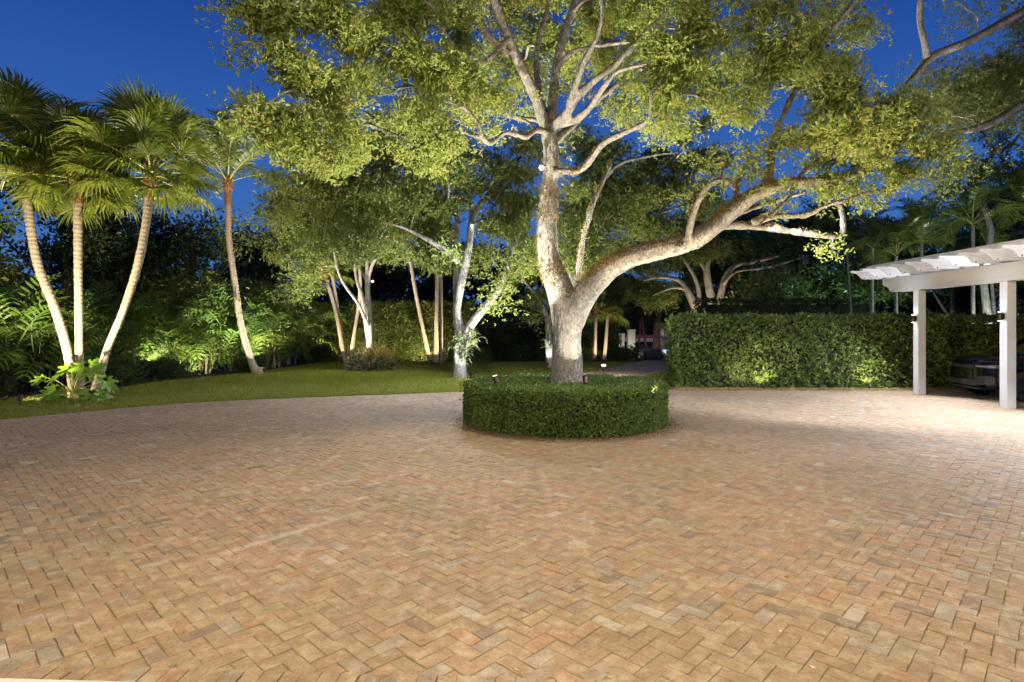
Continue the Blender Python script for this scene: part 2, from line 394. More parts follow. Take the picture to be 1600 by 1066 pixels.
def remesh(V, F, voxel, mat, name, bumpy=.020):
    me = npmesh('tmp', V, F, mat); o = bpy.data.objects.new('tmp', me); COL.objects.link(o)
    md = o.modifiers.new('r', 'REMESH'); md.mode = 'VOXEL'; md.voxel_size = voxel; md.use_smooth_shade = True
    sm = o.modifiers.new('s', 'SMOOTH'); sm.iterations = 4; sm.factor = .6
    dg = bpy.context.evaluated_depsgraph_get(); ev = o.evaluated_get(dg); m2 = bpy.data.meshes.new_from_object(ev)
    bpy.data.objects.remove(o); m2.name = name
    n = len(m2.vertices); c = np.empty(n*3, np.float32); nr = np.empty(n*3, np.float32)
    m2.vertices.foreach_get('co', c); m2.vertex_normals.foreach_get('vector', nr)
    c = c.reshape(-1, 3); nr = nr.reshape(-1, 3)
    h = np.array([noise.noise((p[0]*5, p[1]*5, p[2]*2.2))+.5*noise.noise((p[0]*14, p[1]*14, p[2]*6)) for p in c.tolist()], np.float32)
    c += nr*h[:, None]*bumpy
    m2.vertices.foreach_set('co', c.ravel()); m2.materials.clear(); m2.materials.append(mat); m2.update()
    return m2, c, nr

# lamps ------------------------------------------------------------
LK = 4.0
def aim_rot(a, b):
    return (Vector(b)-Vector(a)).to_track_quat('-Z', 'Y').to_euler()
def spot(loc, target, watts, col, angle=90, blend=.6, rad=.04, parent=None, name='lamp_light'):
    l = bpy.data.lights.new(name, 'SPOT'); l.energy = watts*LK; l.color = col; l.spot_size = R(angle); l.spot_blend = blend; l.shadow_soft_size = rad
    o = bpy.data.objects.new(name, l); COL.objects.link(o); o.location = tuple(map(float, loc)); o.rotation_euler = aim_rot(loc, target)
    if parent is not None: o.parent = parent; o.location = tuple(float(v) for v in (np.asarray(loc)-rootloc(parent)))
    return o
def point(loc, watts, col, rad=.05, parent=None, name='lamp_light'):
    l = bpy.data.lights.new(name, 'POINT'); l.energy = watts; l.color = col; l.shadow_soft_size = rad
    o = bpy.data.objects.new(name, l); COL.objects.link(o); p = np.asarray(loc, float)
    if parent is not None: p = p-rootloc(parent); o.parent = parent
    o.location = tuple(map(float, p)); return o
WARM = (1, .83, .55); NEUT = (1, .93, .79); COOL = (.82, .87, 1)
def uplight(loc, target, watts, label, col=WARM, angle=100, h=.28, glow=0, group='garden spot lamps', lensmat=None, size=1., base=0.):
    loc = np.array([loc[0], loc[1], base]); t = thing('garden_spotlight', label, 'spotlight', loc, group)
    head = loc+np.array([0, 0, h]); d = unit(np.asarray(target, float)-head)
    m = MB(); m.tube([loc-(0, 0, .05), head], [.011, .009], 6); m.put('stake', BLACKM, t)
    m = MB(); r = .05*size
    m.tube([head-d*.09*size, head-d*.08*size, head+d*.03*size, head+d*.04*size], [r*.55, r*.85, r, r*1.08], 12); m.put('housing', BRONZE, t, smooth=False)
    m = MB(); m.tube([head+d*.0405*size, head+d*.0412*size], [r*.85, r*.84], 12); m.put('lens', lensmat or LENSW, t)
    spot(head+d*.06*size, target, watts, col, angle, .5, .03, t)
    if glow: point(head+d*.1*size, glow, col, .03, t)
    return t

# ================================================================== GROUND
def sheet(name, poly, z, mat, th=None):
    V = [(p[0], p[1], z) for p in poly]
    o = link(name, npmesh(name, V, [tuple(range(len(V)))], mat), None, kind='structure'); return o
def inpoly(P, poly):
    x, y = P[:, 0], P[:, 1]; r = np.zeros(len(P), bool); n = len(poly); j = n-1
    for i in range(n):
        xi, yi = poly[i]; xj, yj = poly[j]
        c = ((yi > y) != (yj > y)) & (x < (xj-xi)*(y-yi)/((yj-yi) or 1e-9)+xi); r ^= c; j = i
    return r
sheet('ground', [(-150, -60), (150, -60), (150, 220), (-150, 220)], -.06, SOIL)
lawn_edge = smoothpath([(-20, 1.0), (-16.5, 4.2), (-13, 8.3), (-10.28, 11.57), (-8.46, 13.85), (-6.6, 14.9), (-5, 15.5), (-3.2, 16.1), (-1.5, 16.75), (.2, 17.2)], 3)
court = [(-20, 2.72+.9), (20, 2.72-1.9)] + [(22, 17.25), (5.0, 17.3), (3.75, 17.4)] + [tuple(p) for p in lawn_edge[::-1]]
drive = sheet('driveway', court, -.0070, JOINT)
path_l = smoothpath([(.2, 17.2), (1.4, 19.6), (3.05, 24), (5, 28.3), (7.6, 33.6)], 4)
path_r = smoothpath([(3.75, 17.4), (4.0, 19.4), (4.9, 22), (7.8, 26.6), (11.2, 33.6)], 4)
pathpoly = [tuple(p) for p in path_l]+[tuple(p) for p in path_r[::-1]]
sheet('garden_path', pathpoly, -.003, PATHM)
bed_edge = smoothpath([(-22, 7), (-16, 12.2), (-13.3, 15), (-12.1, 17.4), (-12.1, 19.8), (-10.9, 23.8), (-10.4, 30), (-9.5, 31.6), (-4, 32), (3, 32), (6.5, 33.2)], 4)
lawnpoly = [tuple(p) for p in bed_edge]+[(7.55, 33.5)]+[tuple(p) for p in path_l[::-1]]+[tuple(p) for p in lawn_edge[::-1]]+[(-22, 1.0)]
sheet('lawn', lawnpoly, -.008, LAWN)
lawn2 = [tuple(p) for p in path_r]+[(12, 33.6), (14, 25), (9, 19.2), (5.0, 18.0), (5.0, 17.35), (3.9, 17.42)]
sheet('side_lawn', lawn2, -.010, LAWN)
sheet('mulch_strip', [(4.85, 17.0), (22, 17.0), (22, 18.6), (5.2, 18.6)], .006, MULCH)
sheet('road', [(-60, 36.5), (60, 36.5), (60, 43), (-60, 43)], -.03, ASPH)

# bricks: herringbone laid at 45 degrees
TH = R(46); a = .1016
ux, uy = np.array([math.cos(TH), math.sin(TH)]), np.array([-math.sin(TH), math.cos(TH)])
K = 260; I, J = np.meshgrid(np.arange(-K, K), np.arange(-K, K)); I = I.ravel(); J = J.ravel(); md = (I-J) % 4
H = md == 0; Vv = md == 3
ctr = np.concatenate([np.stack([I[H]+1., J[H]+.5], 1), np.stack([I[Vv]+.5, J[Vv]+1.], 1)])*a
hor = np.concatenate([np.ones(H.sum(), bool), np.zeros(Vv.sum(), bool)])
cw = ctr[:, :1]*ux+ctr[:, 1:]*uy+np.array([2., 11.])
RING = (1.04, 11.4)
slab_y = lambda x: 2.76-.045*x
ok = inpoly(cw, court) & (np.abs(cw[:, 0]) < 1.0*cw[:, 1]+1.5) & (cw[:, 1] > slab_y(cw[:, 0])+.15) & (np.hypot(cw[:, 0]-RING[0], cw[:, 1]-RING[1]) > 1.85)
cw = cw[ok]; hor = hor[ok]
ang = np.where(hor, TH, TH+math.pi/2)
# soldier course along the step
sx = np.arange(-4.2, 4.4, a)
cw = np.vstack([cw, np.stack([sx, slab_y(sx)+.115], 1)]); ang = np.concatenate([ang, np.full(len(sx), math.pi/2-.055)])
N = len(cw)
def brick_geo(n, c, an, seed, zo=None):
    zo = np.zeros(n) if zo is None else zo
    g = np.random.default_rng(seed)
    hx = .0990+g.normal(size=n)*.0012; hy = .0484+g.normal(size=n)*.001
    rounded = g.uniform(size=n) < .12
    ins = np.where(rounded, g.uniform(.010, .017, n), g.uniform(.003, .006, n)); ch = np.where(rounded, .006, .0022)
    sg = np.array([(-1, -1), (1, -1), (1, 1), (-1, 1)], float)
    X = sg[None, :, 0]*hx[:, None]; Y = sg[None, :, 1]*hy[:, None]
    jx = g.normal(size=(n, 4))*.0026; jy = g.normal(size=(n, 4))*.0026
    dz = g.normal(size=n)*.0016; tx = g.normal(size=n)*.007; ty = g.normal(size=n)*.013
    def ring(inset, z):
        x = X-sg[None, :, 0]*inset[:, None]+jx; y = Y-sg[None, :, 1]*inset[:, None]+jy
        return np.stack([x, y, z+dz[:, None]+x*tx[:, None]+y*ty[:, None]], 2)
    V = np.concatenate([ring(np.zeros(n), -.03), ring(np.zeros(n), -ch[:, None]*np.ones((1, 4))), ring(ins, np.zeros((n, 4)))], 1)
    cs, sn = np.cos(an)[:, None], np.sin(an)[:, None]
    out = np.stack([V[:, :, 0]*cs-V[:, :, 1]*sn+c[:, None, 0], V[:, :, 0]*sn+V[:, :, 1]*cs+c[:, None, 1], V[:, :, 2]], 2)
    f = []
    for k in range(4):
        q = (k+1) % 4; f += [(k, q, 4+q, 4+k), (4+k, 4+q, 8+q, 8+k)]
    f.append((8, 9, 10, 11)); f = np.array(f)
    out[:, :, 2] += zo[:, None]; return out.reshape(-1, 3), (f[None]+np.arange(n)[:, None, None]*12).reshape(-1, 4)
dist = np.hypot(cw[:, 0]*.3, cw[:, 1]); vis = (np.abs(cw[:, 0]) < .89*cw[:, 1]-.05) & (cw[:, 1] > 2.9)
score = np.where(vis, dist, 1e9); order = np.argsort(score); near = order[:296]; far = np.setdiff1d(np.arange(N), near)
VAR = []
for k in range(14):
    Vb, Fb = brick_geo(1, np.zeros((1, 2)), np.zeros(1), 100+k); VAR.append(npmesh('brick', Vb, Fb, BRICKO))
for i in near:
    o = link('brick', VAR[random.randrange(14)], drive, (cw[i, 0], cw[i, 1], random.gauss(0, .0006)+(.007 if i >= N-len(sx) else 0)))
    o.rotation_euler = (random.gauss(0, .002), random.gauss(0, .002), ang[i]+random.choice((0, math.pi)))
zoff = np.where(np.arange(N) >= N-len(sx), .007, 0.); Vb, Fb = brick_geo(len(far), cw[far], ang[far], 5, zoff[far])
rb = np.repeat(rng.uniform(size=len(far)), 9)
link('brick_paving', npmesh('brick_paving', Vb, Fb, BRICKA, rb), drive, kind='stuff')

# step of pale stone at the bottom left
m = MB(); x0, x1 = -5.2, 5.2
m.prism([(x0, slab_y(x0)), (x1, slab_y(x1)), (x1, 1.2), (x0, 1.2)], 'z', -.03, .06)
s = m.put('stone_step', STONE); tag(s, 'pale stone step edge in the bottom left corner of the paving', 'step')

# fallen leaves on paving
n = 1300; P = np.stack([rng.uniform(-11, 13, n), rng.uniform(3, 16.5, n), np.full(n, .006)], 1); P = P[inpoly(P[:, :2], court)]
D = rng.normal(size=(len(P), 3))*[1, 1, .12]; V, F = leaves(P, D, .036, .017)
put('fallen_leaves', V, F, LITTER, rnd=rng.uniform(size=len(F)), kind='stuff')
cn = np.stack([rng.uniform(-6, 9, 130), rng.uniform(3, 11, 130)], 1); k_ = rng.integers(0, 130, 2600); P = cn[k_]+rng.normal(size=(2600, 2))*[.07, .05]
P = P[inpoly(P, court)]; n = len(P); V = np.zeros((n, 3, 3)); V[:, 0, :2] = P; V[:, 1, :2] = P+rng.normal(size=(n, 2))*.004; V[:, 2, :2] = P+rng.normal(size=(n, 2))*.008; V[:, :2, 2] = -.006; V[:, 2, 2] = rng.uniform(.003, .014, n)
put('joint_weeds', V.reshape(-1, 3), np.arange(n*3).reshape(n, 3), GRASS, rnd=rng.uniform(size=n), kind='stuff')
# leaf litter round the ring hedge
n = 5200; th = rng.uniform(0, 2*math.pi, n); rr = 1.9+np.abs(rng.normal(size=n))*.16
P = np.stack([RING[0]+rr*np.cos(th), RING[1]+rr*np.sin(th), rng.uniform(.0, .012, n)], 1)
V, F = leaves(P, rng.normal(size=(n, 3))*[1, 1, .2], .026, .013)
put('leaf_litter', V, F, leafmat('brown_litter', [(.1, (.06, .03, .01)), (.6, (.2, .10, .03)), (.95, (.36, .2, .07))], .1, .8), rnd=rng.uniform(size=n), kind='stuff')
n = 9000; P = np.stack([rng.uniform(4.8, 15.5, n), rng.uniform(16.95, 17.7, n), rng.uniform(0, .03, n)], 1)
V, F = leaves(P, rng.normal(size=(n, 3))*[1, 1, .4], .05, .025)
put('mulch_chips', V, F, LITTER, rnd=rng.uniform(0, .6, n), kind='stuff')

# grass
def grass(name, poly, n, h=.045, wd=.010, nearbias=1.):
    p = np.array(poly); lo, hi = p.min(0), p.max(0)
    P = rng.uniform(lo, hi, (n*3, 2)); ok = inpoly(P, poly) & (np.abs(P[:, 0]) < .95*P[:, 1]+.5) & (rng.uniform(size=len(P)) < np.clip(16/P[:, 1], 0, 1)**nearbias)
    P = P[ok][:n]; k = len(P); sc_ = np.clip(P[:, 1]/15, 1, 2.2)
    th = rng.uniform(0, 6.283, k); ww = wd*sc_*rng.uniform(.6, 1.3, k); hh = h*rng.uniform(.5, 1.2, k)*np.clip(sc_, 1, 1.4)
    V = np.zeros((k, 3, 3)); V[:, 0, :2] = P-np.stack([np.cos(th), np.sin(th)], 1)*ww[:, None]; V[:, 1, :2] = P+np.stack([np.cos(th), np.sin(th)], 1)*ww[:, None]
    V[:, 2, :2] = P+rng.normal(size=(k, 2))*.02; V[:, :2, 2] = -.01; V[:, 2, 2] = hh
    put(name, V.reshape(-1, 3), np.arange(k*3).reshape(k, 3), GRASS, rnd=rng.uniform(size=k), kind='stuff')
grass('grass', lawnpoly, 230000)
grass('grass', lawn2, 20000)

# ================================================================== HEDGES
def hedge_box(name, x0, x1, y0, y1, z1, n, mat, ln, wd, label, cat='hedge', group=None, faces='fltre', rough=.05, core=.12, rz=None):
    t = thing(name, label, cat, ((x0+x1)/2, (y0+y1)/2, 0), group)
    A = {'f': (x1-x0)*z1, 't': (x1-x0)*(y1-y0)*.8, 'l': (y1-y0)*z1, 'r': (y1-y0)*z1*.5, 'e': (x1-x0)*z1*.25}
    tot = sum(A[k] for k in faces); Ps = []; Ns = []
    for k in faces:
        m_ = int(n*A[k]/tot); u = rng.uniform(size=m_); v = rng.uniform(size=m_)
        if k == 'f': P = np.stack([x0+u*(x1-x0), np.full(m_, y0), v*z1], 1); q = (0, -1, .15)
        if k == 'e': P = np.stack([x0+u*(x1-x0), np.full(m_, y1), v*z1], 1); q = (0, 1, .15)
        if k == 't': P = np.stack([x0+u*(x1-x0), y0+v*(y1-y0), np.full(m_, z1)], 1); q = (0, 0, 1)
        if k == 'l': P = np.stack([np.full(m_, x0), y0+u*(y1-y0), v*z1], 1); q = (-1, 0, .15)
        if k == 'r': P = np.stack([np.full(m_, x1), y0+u*(y1-y0), v*z1], 1); q = (1, 0, .15)
        wob = np.array([noise.noise((p[0]*1.6, p[1]*1.6, p[2]*1.6)) for p in P.tolist()])
        q = np.array(q, float); P = P+q*(wob[:, None]*rough*2.2-rng.uniform(0, 1, (m_, 1))**1.5*.16+rough*.5)
        Ps.append(P); Ns.append(np.tile(q, (m_, 1)))
    P = np.vstack(Ps); Q = np.vstack(Ns); so_ = rng.uniform(size=len(P)) < .015; P[so_] += Q[so_]*rng.uniform(.05, .16, (so_.sum(), 1)); P[:, 2] = np.maximum(P[:, 2], .03)
    V, F = leaves(P, Q*.6+rng.normal(size=P.shape)*.75, ln, wd)
    put('foliage', V, F, mat, t, rnd=np.clip(rng.beta(2, 2.2, len(F)), 0, 1), kind='stuff')
    m = MB(); m.box(((x0+x1)/2, (y0+y1)/2, z1/2-.05), (x1-x0-2*core, y1-y0-2*core, z1-.2-core)); m.put('dark_core', DARKCORE, t)  # unseen dark box added so light does not leak through the leaves
    return t
DARKCORE = plain('hedge_core', (.02, .022, .01), .95, var=.3, scale=20, bmp=.02)  # near-black colour stands for the shade deep inside the hedges
hedge_box('clipped_hedge', 5.1, 19, 17.5, 18.8, 2.18, 27000, HEDGE, .115, .066, 'tall clipped hedge with glossy green leaves running behind the white pergola')
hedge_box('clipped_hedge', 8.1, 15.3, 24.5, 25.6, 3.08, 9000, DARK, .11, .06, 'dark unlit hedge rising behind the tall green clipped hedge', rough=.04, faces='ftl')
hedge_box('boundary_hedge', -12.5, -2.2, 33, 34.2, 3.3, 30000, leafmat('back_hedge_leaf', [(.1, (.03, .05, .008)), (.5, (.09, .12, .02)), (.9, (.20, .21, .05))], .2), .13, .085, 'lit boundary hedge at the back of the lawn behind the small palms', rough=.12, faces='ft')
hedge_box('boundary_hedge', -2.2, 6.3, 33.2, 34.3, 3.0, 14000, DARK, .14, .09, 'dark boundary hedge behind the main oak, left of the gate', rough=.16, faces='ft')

# ring hedge around the oak
t = thing('ring_hedge', 'low round clipped hedge around the foot of the big oak', 'hedge', (RING[0], RING[1], 0))
n1, n2 = 34000, 24000; hz = .76; rR = 1.95
th = rng.uniform(0, 2*math.pi, n1); z = rng.uniform(.02, 1, n1)*hz
wob = np.array([noise.noise((math.cos(q)*4, math.sin(q)*4, zz*3)) for q, zz in zip(th, z)])
rr = rR+wob*.05-rng.uniform(0, 1, n1)**1.6*.11-np.maximum(0, z-hz+.07)*.8
P1 = np.stack([RING[0]+rr*np.cos(th), RING[1]+rr*np.sin(th), z], 1); Q1 = np.stack([np.cos(th), np.sin(th), np.full(n1, .25)], 1)
th = rng.uniform(0, 2*math.pi, n2); rr = rR*np.sqrt(rng.uniform(.06, 1, n2)); X, Y = RING[0]+rr*np.cos(th), RING[1]+rr*np.sin(th)
wob = np.array([noise.noise((x*2, y*2, 0)) for x, y in zip(X, Y)])
P2 = np.stack([X, Y, hz+wob*.05-rng.uniform(0, 1, n2)**1.6*.1], 1); Q2 = np.tile([0, 0, 1.], (n2, 1))
P = np.vstack([P1, P2]); Q = np.vstack([Q1, Q2]); so_ = rng.uniform(size=len(P)) < .012; P[so_] += Q[so_]*rng.uniform(.03, .10, (so_.sum(), 1)); V, F = leaves(P, Q*.7+rng.normal(size=P.shape)*.7, .054, .032)
put('foliage', V, F, BOX, t, rnd=rng.beta(2, 2.2, len(F)), kind='stuff')
m = MB(); m.tube([(RING[0], RING[1], 0), (RING[0], RING[1], hz-.15)], [rR-.14, rR-.17], 40); m.put('dark_core', DARKCORE, t)  # dark drum added inside, blocks light between the leaves

# ================================================================== MAIN OAK
def limb(ctrl, n=4):
    """ctrl rows: px, py, width_px, distance -> world path + radius"""
    A = smoothpath(np.array(ctrl, float), n)
    P = np.array([W(r_[0], r_[1], r_[3]) for r_ in A]); return P, A[:, 2]*A[:, 3]/FPX/2
D0 = 11.4
main = [
 [(886, 622, 66, D0), (886, 606, 56, D0), (886, 580, 49, D0), (886, 540, 46, D0), (886, 505, 47, D0), (882, 475, 47, D0), (872, 445, 42, D0), (859, 410, 36, D0), (855, 360, 31, D0), (858, 300, 27, D0), (862, 250, 25, D0), (857, 205, 24, D0)],
 [(888, 520, 40, D0), (900, 482, 42, 11.3), (918, 455, 40, 11.1), (945, 425, 36, 10.9), (985, 402, 33, 10.7), (1035, 389, 32, 10.5), (1085, 374, 31, 10.3), (1128, 344, 27, 10.2), (1162, 316, 24, 10.1), (1195, 298, 20, 10.), (1245, 286, 17, 9.9), (1300, 283, 13, 9.8), (1350, 268, 11, 9.7), (1400, 240, 7, 9.6)],
 [(857, 205, 21, D0), (848, 186, 19, 11.4), (834, 145, 17, 11.3), (808, 92, 15, 11.1), (789, 44, 14, 10.9), (772, 0, 13, 10.7), (752, -60, 10, 10.5)],
 [(795, 86, 13, 11.), (780, 72, 12, 10.9), (758, 50, 12, 10.8), (740, 22, 11, 10.7), (728, -10, 10, 10.5), (710, -60, 8, 10.4)],
 [(857, 200, 18, 11.5), (863, 178, 16, 11.6), (866, 135, 15, 11.8), (875, 75, 14, 12.), (898, 5, 13, 12.2), (915, -60, 9, 12.4)],
 [(858, 205, 16, 11.4), (872, 190, 17, 11.3), (886, 177, 16, 11.2), (900, 154, 14, 11.1), (926, 128, 12, 11.), (962, 100, 11, 10.9), (1000, 62, 10, 10.8), (1040, 20, 8, 10.7)],
 [(862, 225, 17, 11.5), (880, 208, 14, 11.7), (905, 185, 12, 11.9), (930, 158, 11, 12.), (960, 135, 10, 12.2), (1000, 108, 8, 12.4), (1060, 80, 6, 12.6)],
 [(857, 210, 11, 11.3), (840, 203, 10, 11.), (822, 214, 9.5, 10.8), (806, 210, 9.5, 10.6), (788, 208, 9, 10.5), (766, 224, 9, 10.4), (753, 212, 9, 10.3), (748, 195, 8.5, 10.2), (730, 172, 7, 10.1), (700, 158, 5, 10.)],
 [(858, 200, 9, 11.6), (839, 188, 8, 11.7), (802, 184, 7, 11.9), (757, 169, 5.5, 12.1), (720, 160, 4, 12.2)],
 [(866, 268, 13, 11.3), (885, 268, 11, 11.1), (908, 266, 10.5, 11.), (925, 247, 10, 10.9), (944, 223, 9.5, 10.8), (979, 206, 9, 10.7), (1010, 190, 8, 10.6), (1016, 168, 7, 10.5), (1017, 140, 6, 10.5)],
 [(1078, 376, 13, 10.2), (1077, 362, 12, 10.1), (1084, 330, 10.5, 10.), (1096, 303, 9.5, 9.9), (1112, 287, 8.5, 9.8), (1132, 282, 7, 9.7), (1150, 298, 6, 9.7)],
 [(1148, 326, 9, 10.1), (1150, 300, 9, 10.2), (1160, 270, 7, 10.3), (1172, 235, 5, 10.4)],
 [(1200, 295, 15, 10.), (1202, 270, 13, 10.1), (1206, 232, 11.5, 10.3), (1220, 190, 10, 10.4), (1234, 158, 9, 10.5), (1262, 105, 10, 10.6), (1290, 60, 9.5, 10.6), (1322, 20, 9, 10.6), (1350, -20, 7, 10.6)],
 [(1120, 352, 15, 10.3), (1150, 352, 14, 10.4), (1190, 355, 12, 10.5), (1240, 362, 11, 10.6), (1285, 368, 10, 10.6), (1314, 368, 9, 10.6), (1317, 340, 8, 10.6), (1308, 310, 7, 10.5), (1305, 290, 5, 10.5)],
 [(1175, 348, 11, 10.2), (1215, 338, 9, 10.), (1260, 336, 9, 9.8), (1290, 322, 7, 9.6), (1325, 312, 5, 9.5)],
 [(858, 200, 11, 11.5), (846, 160, 11, 11.9), (838, 110, 10, 12.2), (842, 60, 9, 12.4), (856, 10, 8, 12.6), (860, -40, 6, 12.7)],
 [(868, 195, 12, 11.5), (893, 190, 12, 11.3), (918, 172, 11, 11.), (940, 140, 10, 10.8), (958, 118, 9, 10.7), (975, 108, 7, 10.6), (1012, 100, 5, 10.4)],
 [(884, 178, 10, 11.2), (900, 130, 10, 11.), (915, 92, 9, 10.9), (935, 52, 8, 10.8), (940, 10, 7, 10.7), (930, -40, 5, 10.6)],
 [(795, 60, 8, 10.9), (760, 95, 7, 10.7), (720, 105, 5, 10.5), (680, 98, 4, 10.3)],
 [(869, 110, 8, 11.8), (890, 84, 7, 11.6), (930, 72, 6.5, 11.4), (985, 66, 5, 11.2)],
 [(1206, 235, 8, 10.2), (1240, 225, 7, 10.), (1275, 205, 6, 9.8), (1310, 190, 4, 9.6)],
 [(1128, 345, 12, 10.3), (1110, 358, 10, 10.6), (1150, 335, 10, 10.9), (1200, 318, 8, 11.2), (1260, 300, 6, 11.4)],
 [(1240, 286, 8, 9.9), (1232, 310, 7, 9.7), (1205, 335, 6, 9.6), (1185, 352, 4, 9.5)],
 [(1245, 286, 8, 9.9), (1262, 262, 7, 9.9), (1300, 240, 6, 9.8), (1320, 220, 4, 9.7)],
 [(870, 500, 22, 11.6), (890, 478, 26, 11.9), (902, 440, 12, 12.4), (910, 380, 9, 13), (930, 310, 8, 13.5), (955, 255, 6, 14)],
]
oak = thing('oak_tree', 'huge spreading oak in the middle with a long low limb reaching right', 'tree', (1.05, D0, 0))
mb = MB(); skel = []
for k, c in enumerate(main):
    P, r_ = limb(c); mb.tube(P, r_, 14)
    s0 = np.hstack([P, r_[:, None]]); skel.append(s0[len(s0)//3:] if k < 2 else s0)
for c in main[:16]:
    P, r_ = limb(c)
    for q in range(3 if c is not main[0] else 5):
        i = random.randrange(len(P)//3, len(P)-2); o_ = unit(rng.normal(size=3)); L_ = r_[i]*random.uniform(1.15, 1.9)
        mb.tube([P[i], P[i]+o_*L_*.7, P[i]+o_*L_], [r_[i]*.45, r_[i]*.34, r_[i]*.2], 8)
# root flare
for a_ in np.linspace(0, 6.283, 7)[:-1]:
    mb.tube([(1.09+.2*math.cos(a_), D0+.2*math.sin(a_), .7), (1.09+.36*math.cos(a_), D0+.36*math.sin(a_), .3), (1.09+.6*math.cos(a_), D0+.6*math.sin(a_), -.05)], [.12, .13, .1], 8)
tm, tv, tn = remesh(mb.v, mb.f, .026, BARK, 'trunk')
tv2 = tv-np.array(oak.location, np.float32); tm.vertices.foreach_set('co', tv2.ravel().astype(np.float32)); tm.update()
tm.polygons.foreach_set('use_smooth', np.ones(len(tm.polygons), bool)); link('trunk', tm, oak)
# resurrection fern on limb tops and the leader
up = (tn[:, 2] > .15) & (tv[:, 0] > 1.35) & (tv[:, 2] < 5.2) & (tv[:, 2] > 2.2) & (tv[:, 0] < 4.9)
ld = (tv[:, 0] < 1.3) & (tv[:, 2] > 2.6) & (tv[:, 2] < 5.2) & (np.abs(tv[:, 1]-D0) < .5)
ww = up*1.0+ld*.42+((tn[:, 2] > .4) & (tv[:, 2] > 2))*.12; ww = ww*np.array([max(0, .3+1.4*noise.noise((p[0]*2.2, p[1]*2.2, p[2]*2.2))) for p in tv.tolist()])
idx = rng.choice(len(tv), 16000, p=ww/ww.sum()); P = tv[idx]+rng.normal(size=(16000, 3))*.012
V, F = leaves(P, tn[idx]*.8+rng.normal(size=P.shape)*.6, .035, .016); put('resurrection_fern', V, F, FERN, oak, rnd=rng.uniform(size=len(F)), kind='stuff')

def PB(px, py, rx, ry, d, wt=1., rd=None):
    c = W(px, py, d); k = d/FPX; return (*c, rx*k, (rd if rd else (rx+ry)/2*k*1.1), ry*k, wt)
blobs = [PB(425, 60, 55, 80, 8.4, 1.3), PB(470, 150, 80, 80, 8.8, 1.5), PB(410, 165, 30, 45, 8.4), PB(560, 60, 80, 70, 9.5), PB(540, 205, 80, 55, 9.4, 1.2), PB(640, 120, 80, 75, 10.2, 1.2),
 PB(700, 50, 80, 60, 10.4), PB(650, 215, 70, 45, 10.2), PB(745, 130, 50, 60, 10.8), PB(480, -20, 100, 50, 8.8, 1.2), PB(372, 70, 9, 42, 8.3, .8), PB(355, 20, 14, 26, 8.3, .7), PB(375, -10, 30, 16, 8.3, 1), PB(620, -30, 120, 50, 10),
 PB(800, 20, 50, 50, 13.4, .7), PB(850, 60, 40, 50, 13.8, .5), PB(940, 50, 60, 55, 13.4), PB(1010, 110, 65, 60, 11, 1.1), PB(1085, 60, 65, 55, 11, 1.1), PB(1060, 150, 60, 45, 10.8), PB(955, 165, 40, 35, 12.8, .7),
 PB(1120, 160, 35, 40, 11, .6), PB(960, -20, 120, 40, 11.5), PB(810, 110, 20, 50, 13.5, .5), PB(790, 170, 50, 18, 11, .5), PB(1165, 25, 60, 45, 11.2, .8),
 PB(1195, 100, 50, 45, 10.8, 1.1), PB(1255, 110, 70, 45, 10.5, 1.2), PB(1310, 130, 75, 45, 10.2, 1.2), PB(1350, 190, 85, 50, 9.8, 1.4), PB(1290, 205, 65, 45, 9.6, 1.3), PB(1415, 240, 60, 38, 9.6, 1.1), PB(1345, 262, 75, 32, 9.7, 1.1), PB(1170, 165, 45, 40, 11.6, .7),
 PB(1340, 40, 50, 35, 11, .7), PB(1230, 20, 60, 30, 11, .6), PB(1130, 250, 45, 25, 10, .35), PB(1180, 265, 45, 30, 10, .5), PB(1090, 300, 28, 18, 9.9, .45), PB(1225, 310, 50, 18, 9.9, .4), PB(1300, 388, 20, 12, 10.6, .8), PB(1380, 300, 35, 25, 9.6, .8), PB(1320, 320, 30, 12, 9.6, .4),
 PB(985, 190, 35, 14, 10.7, .4), PB(765, 218, 14, 10, 10.3, .8), PB(900, 130, 30, 25, 11.5, .4), PB(880, 215, 30, 14, 12.4, .35)]
blobs += [PB(*q) for q in [(600, 20, 110, 60, 12.5, .45), (500, 230, 60, 35, 10.2, .5), (720, 190, 70, 35, 12.4, .5), (590, 150, 90, 60, 12.5, .6), (700, -10, 90, 50, 12.6, .6), (800, 90, 60, 60, 13.6, .5), (900, 60, 80, 70, 13.8, .6), (1000, 60, 90, 70, 13.4, .7),
 (1110, 100, 60, 60, 12.6, .7), (1040, 190, 60, 30, 12, .4), (1250, 60, 70, 50, 12.4, .6), (1150, 120, 50, 50, 10.8, .7), (1290, 150, 60, 50, 9.2, .8), (1330, 220, 70, 50, 8.8, .9), (1400, 180, 50, 40, 9.4, .5), (860, -30, 110, 50, 12.8, .7), (1080, -10, 120, 40, 12, .8), (820, 150, 60, 30, 13.8, .4)]]
P, AX, S = blob_points(blobs, 38000, .155, 3.3)
V, F, rn = rosettes(P, AX, 5, .084, .036)
put('crown', V, F, OAK, oak, rnd=rn, kind='stuff')
mb = MB(); mids = np.array([b[:3] for b in blobs]); A = connect(skel, mids, .055, mb, 6)
sel = S[rng.permutation(len(S))[:850]]; connect([A], sel, .019, mb, 3, lift=.3)
mb.put('branches', BARK, oak, smooth=True, kind='stuff')

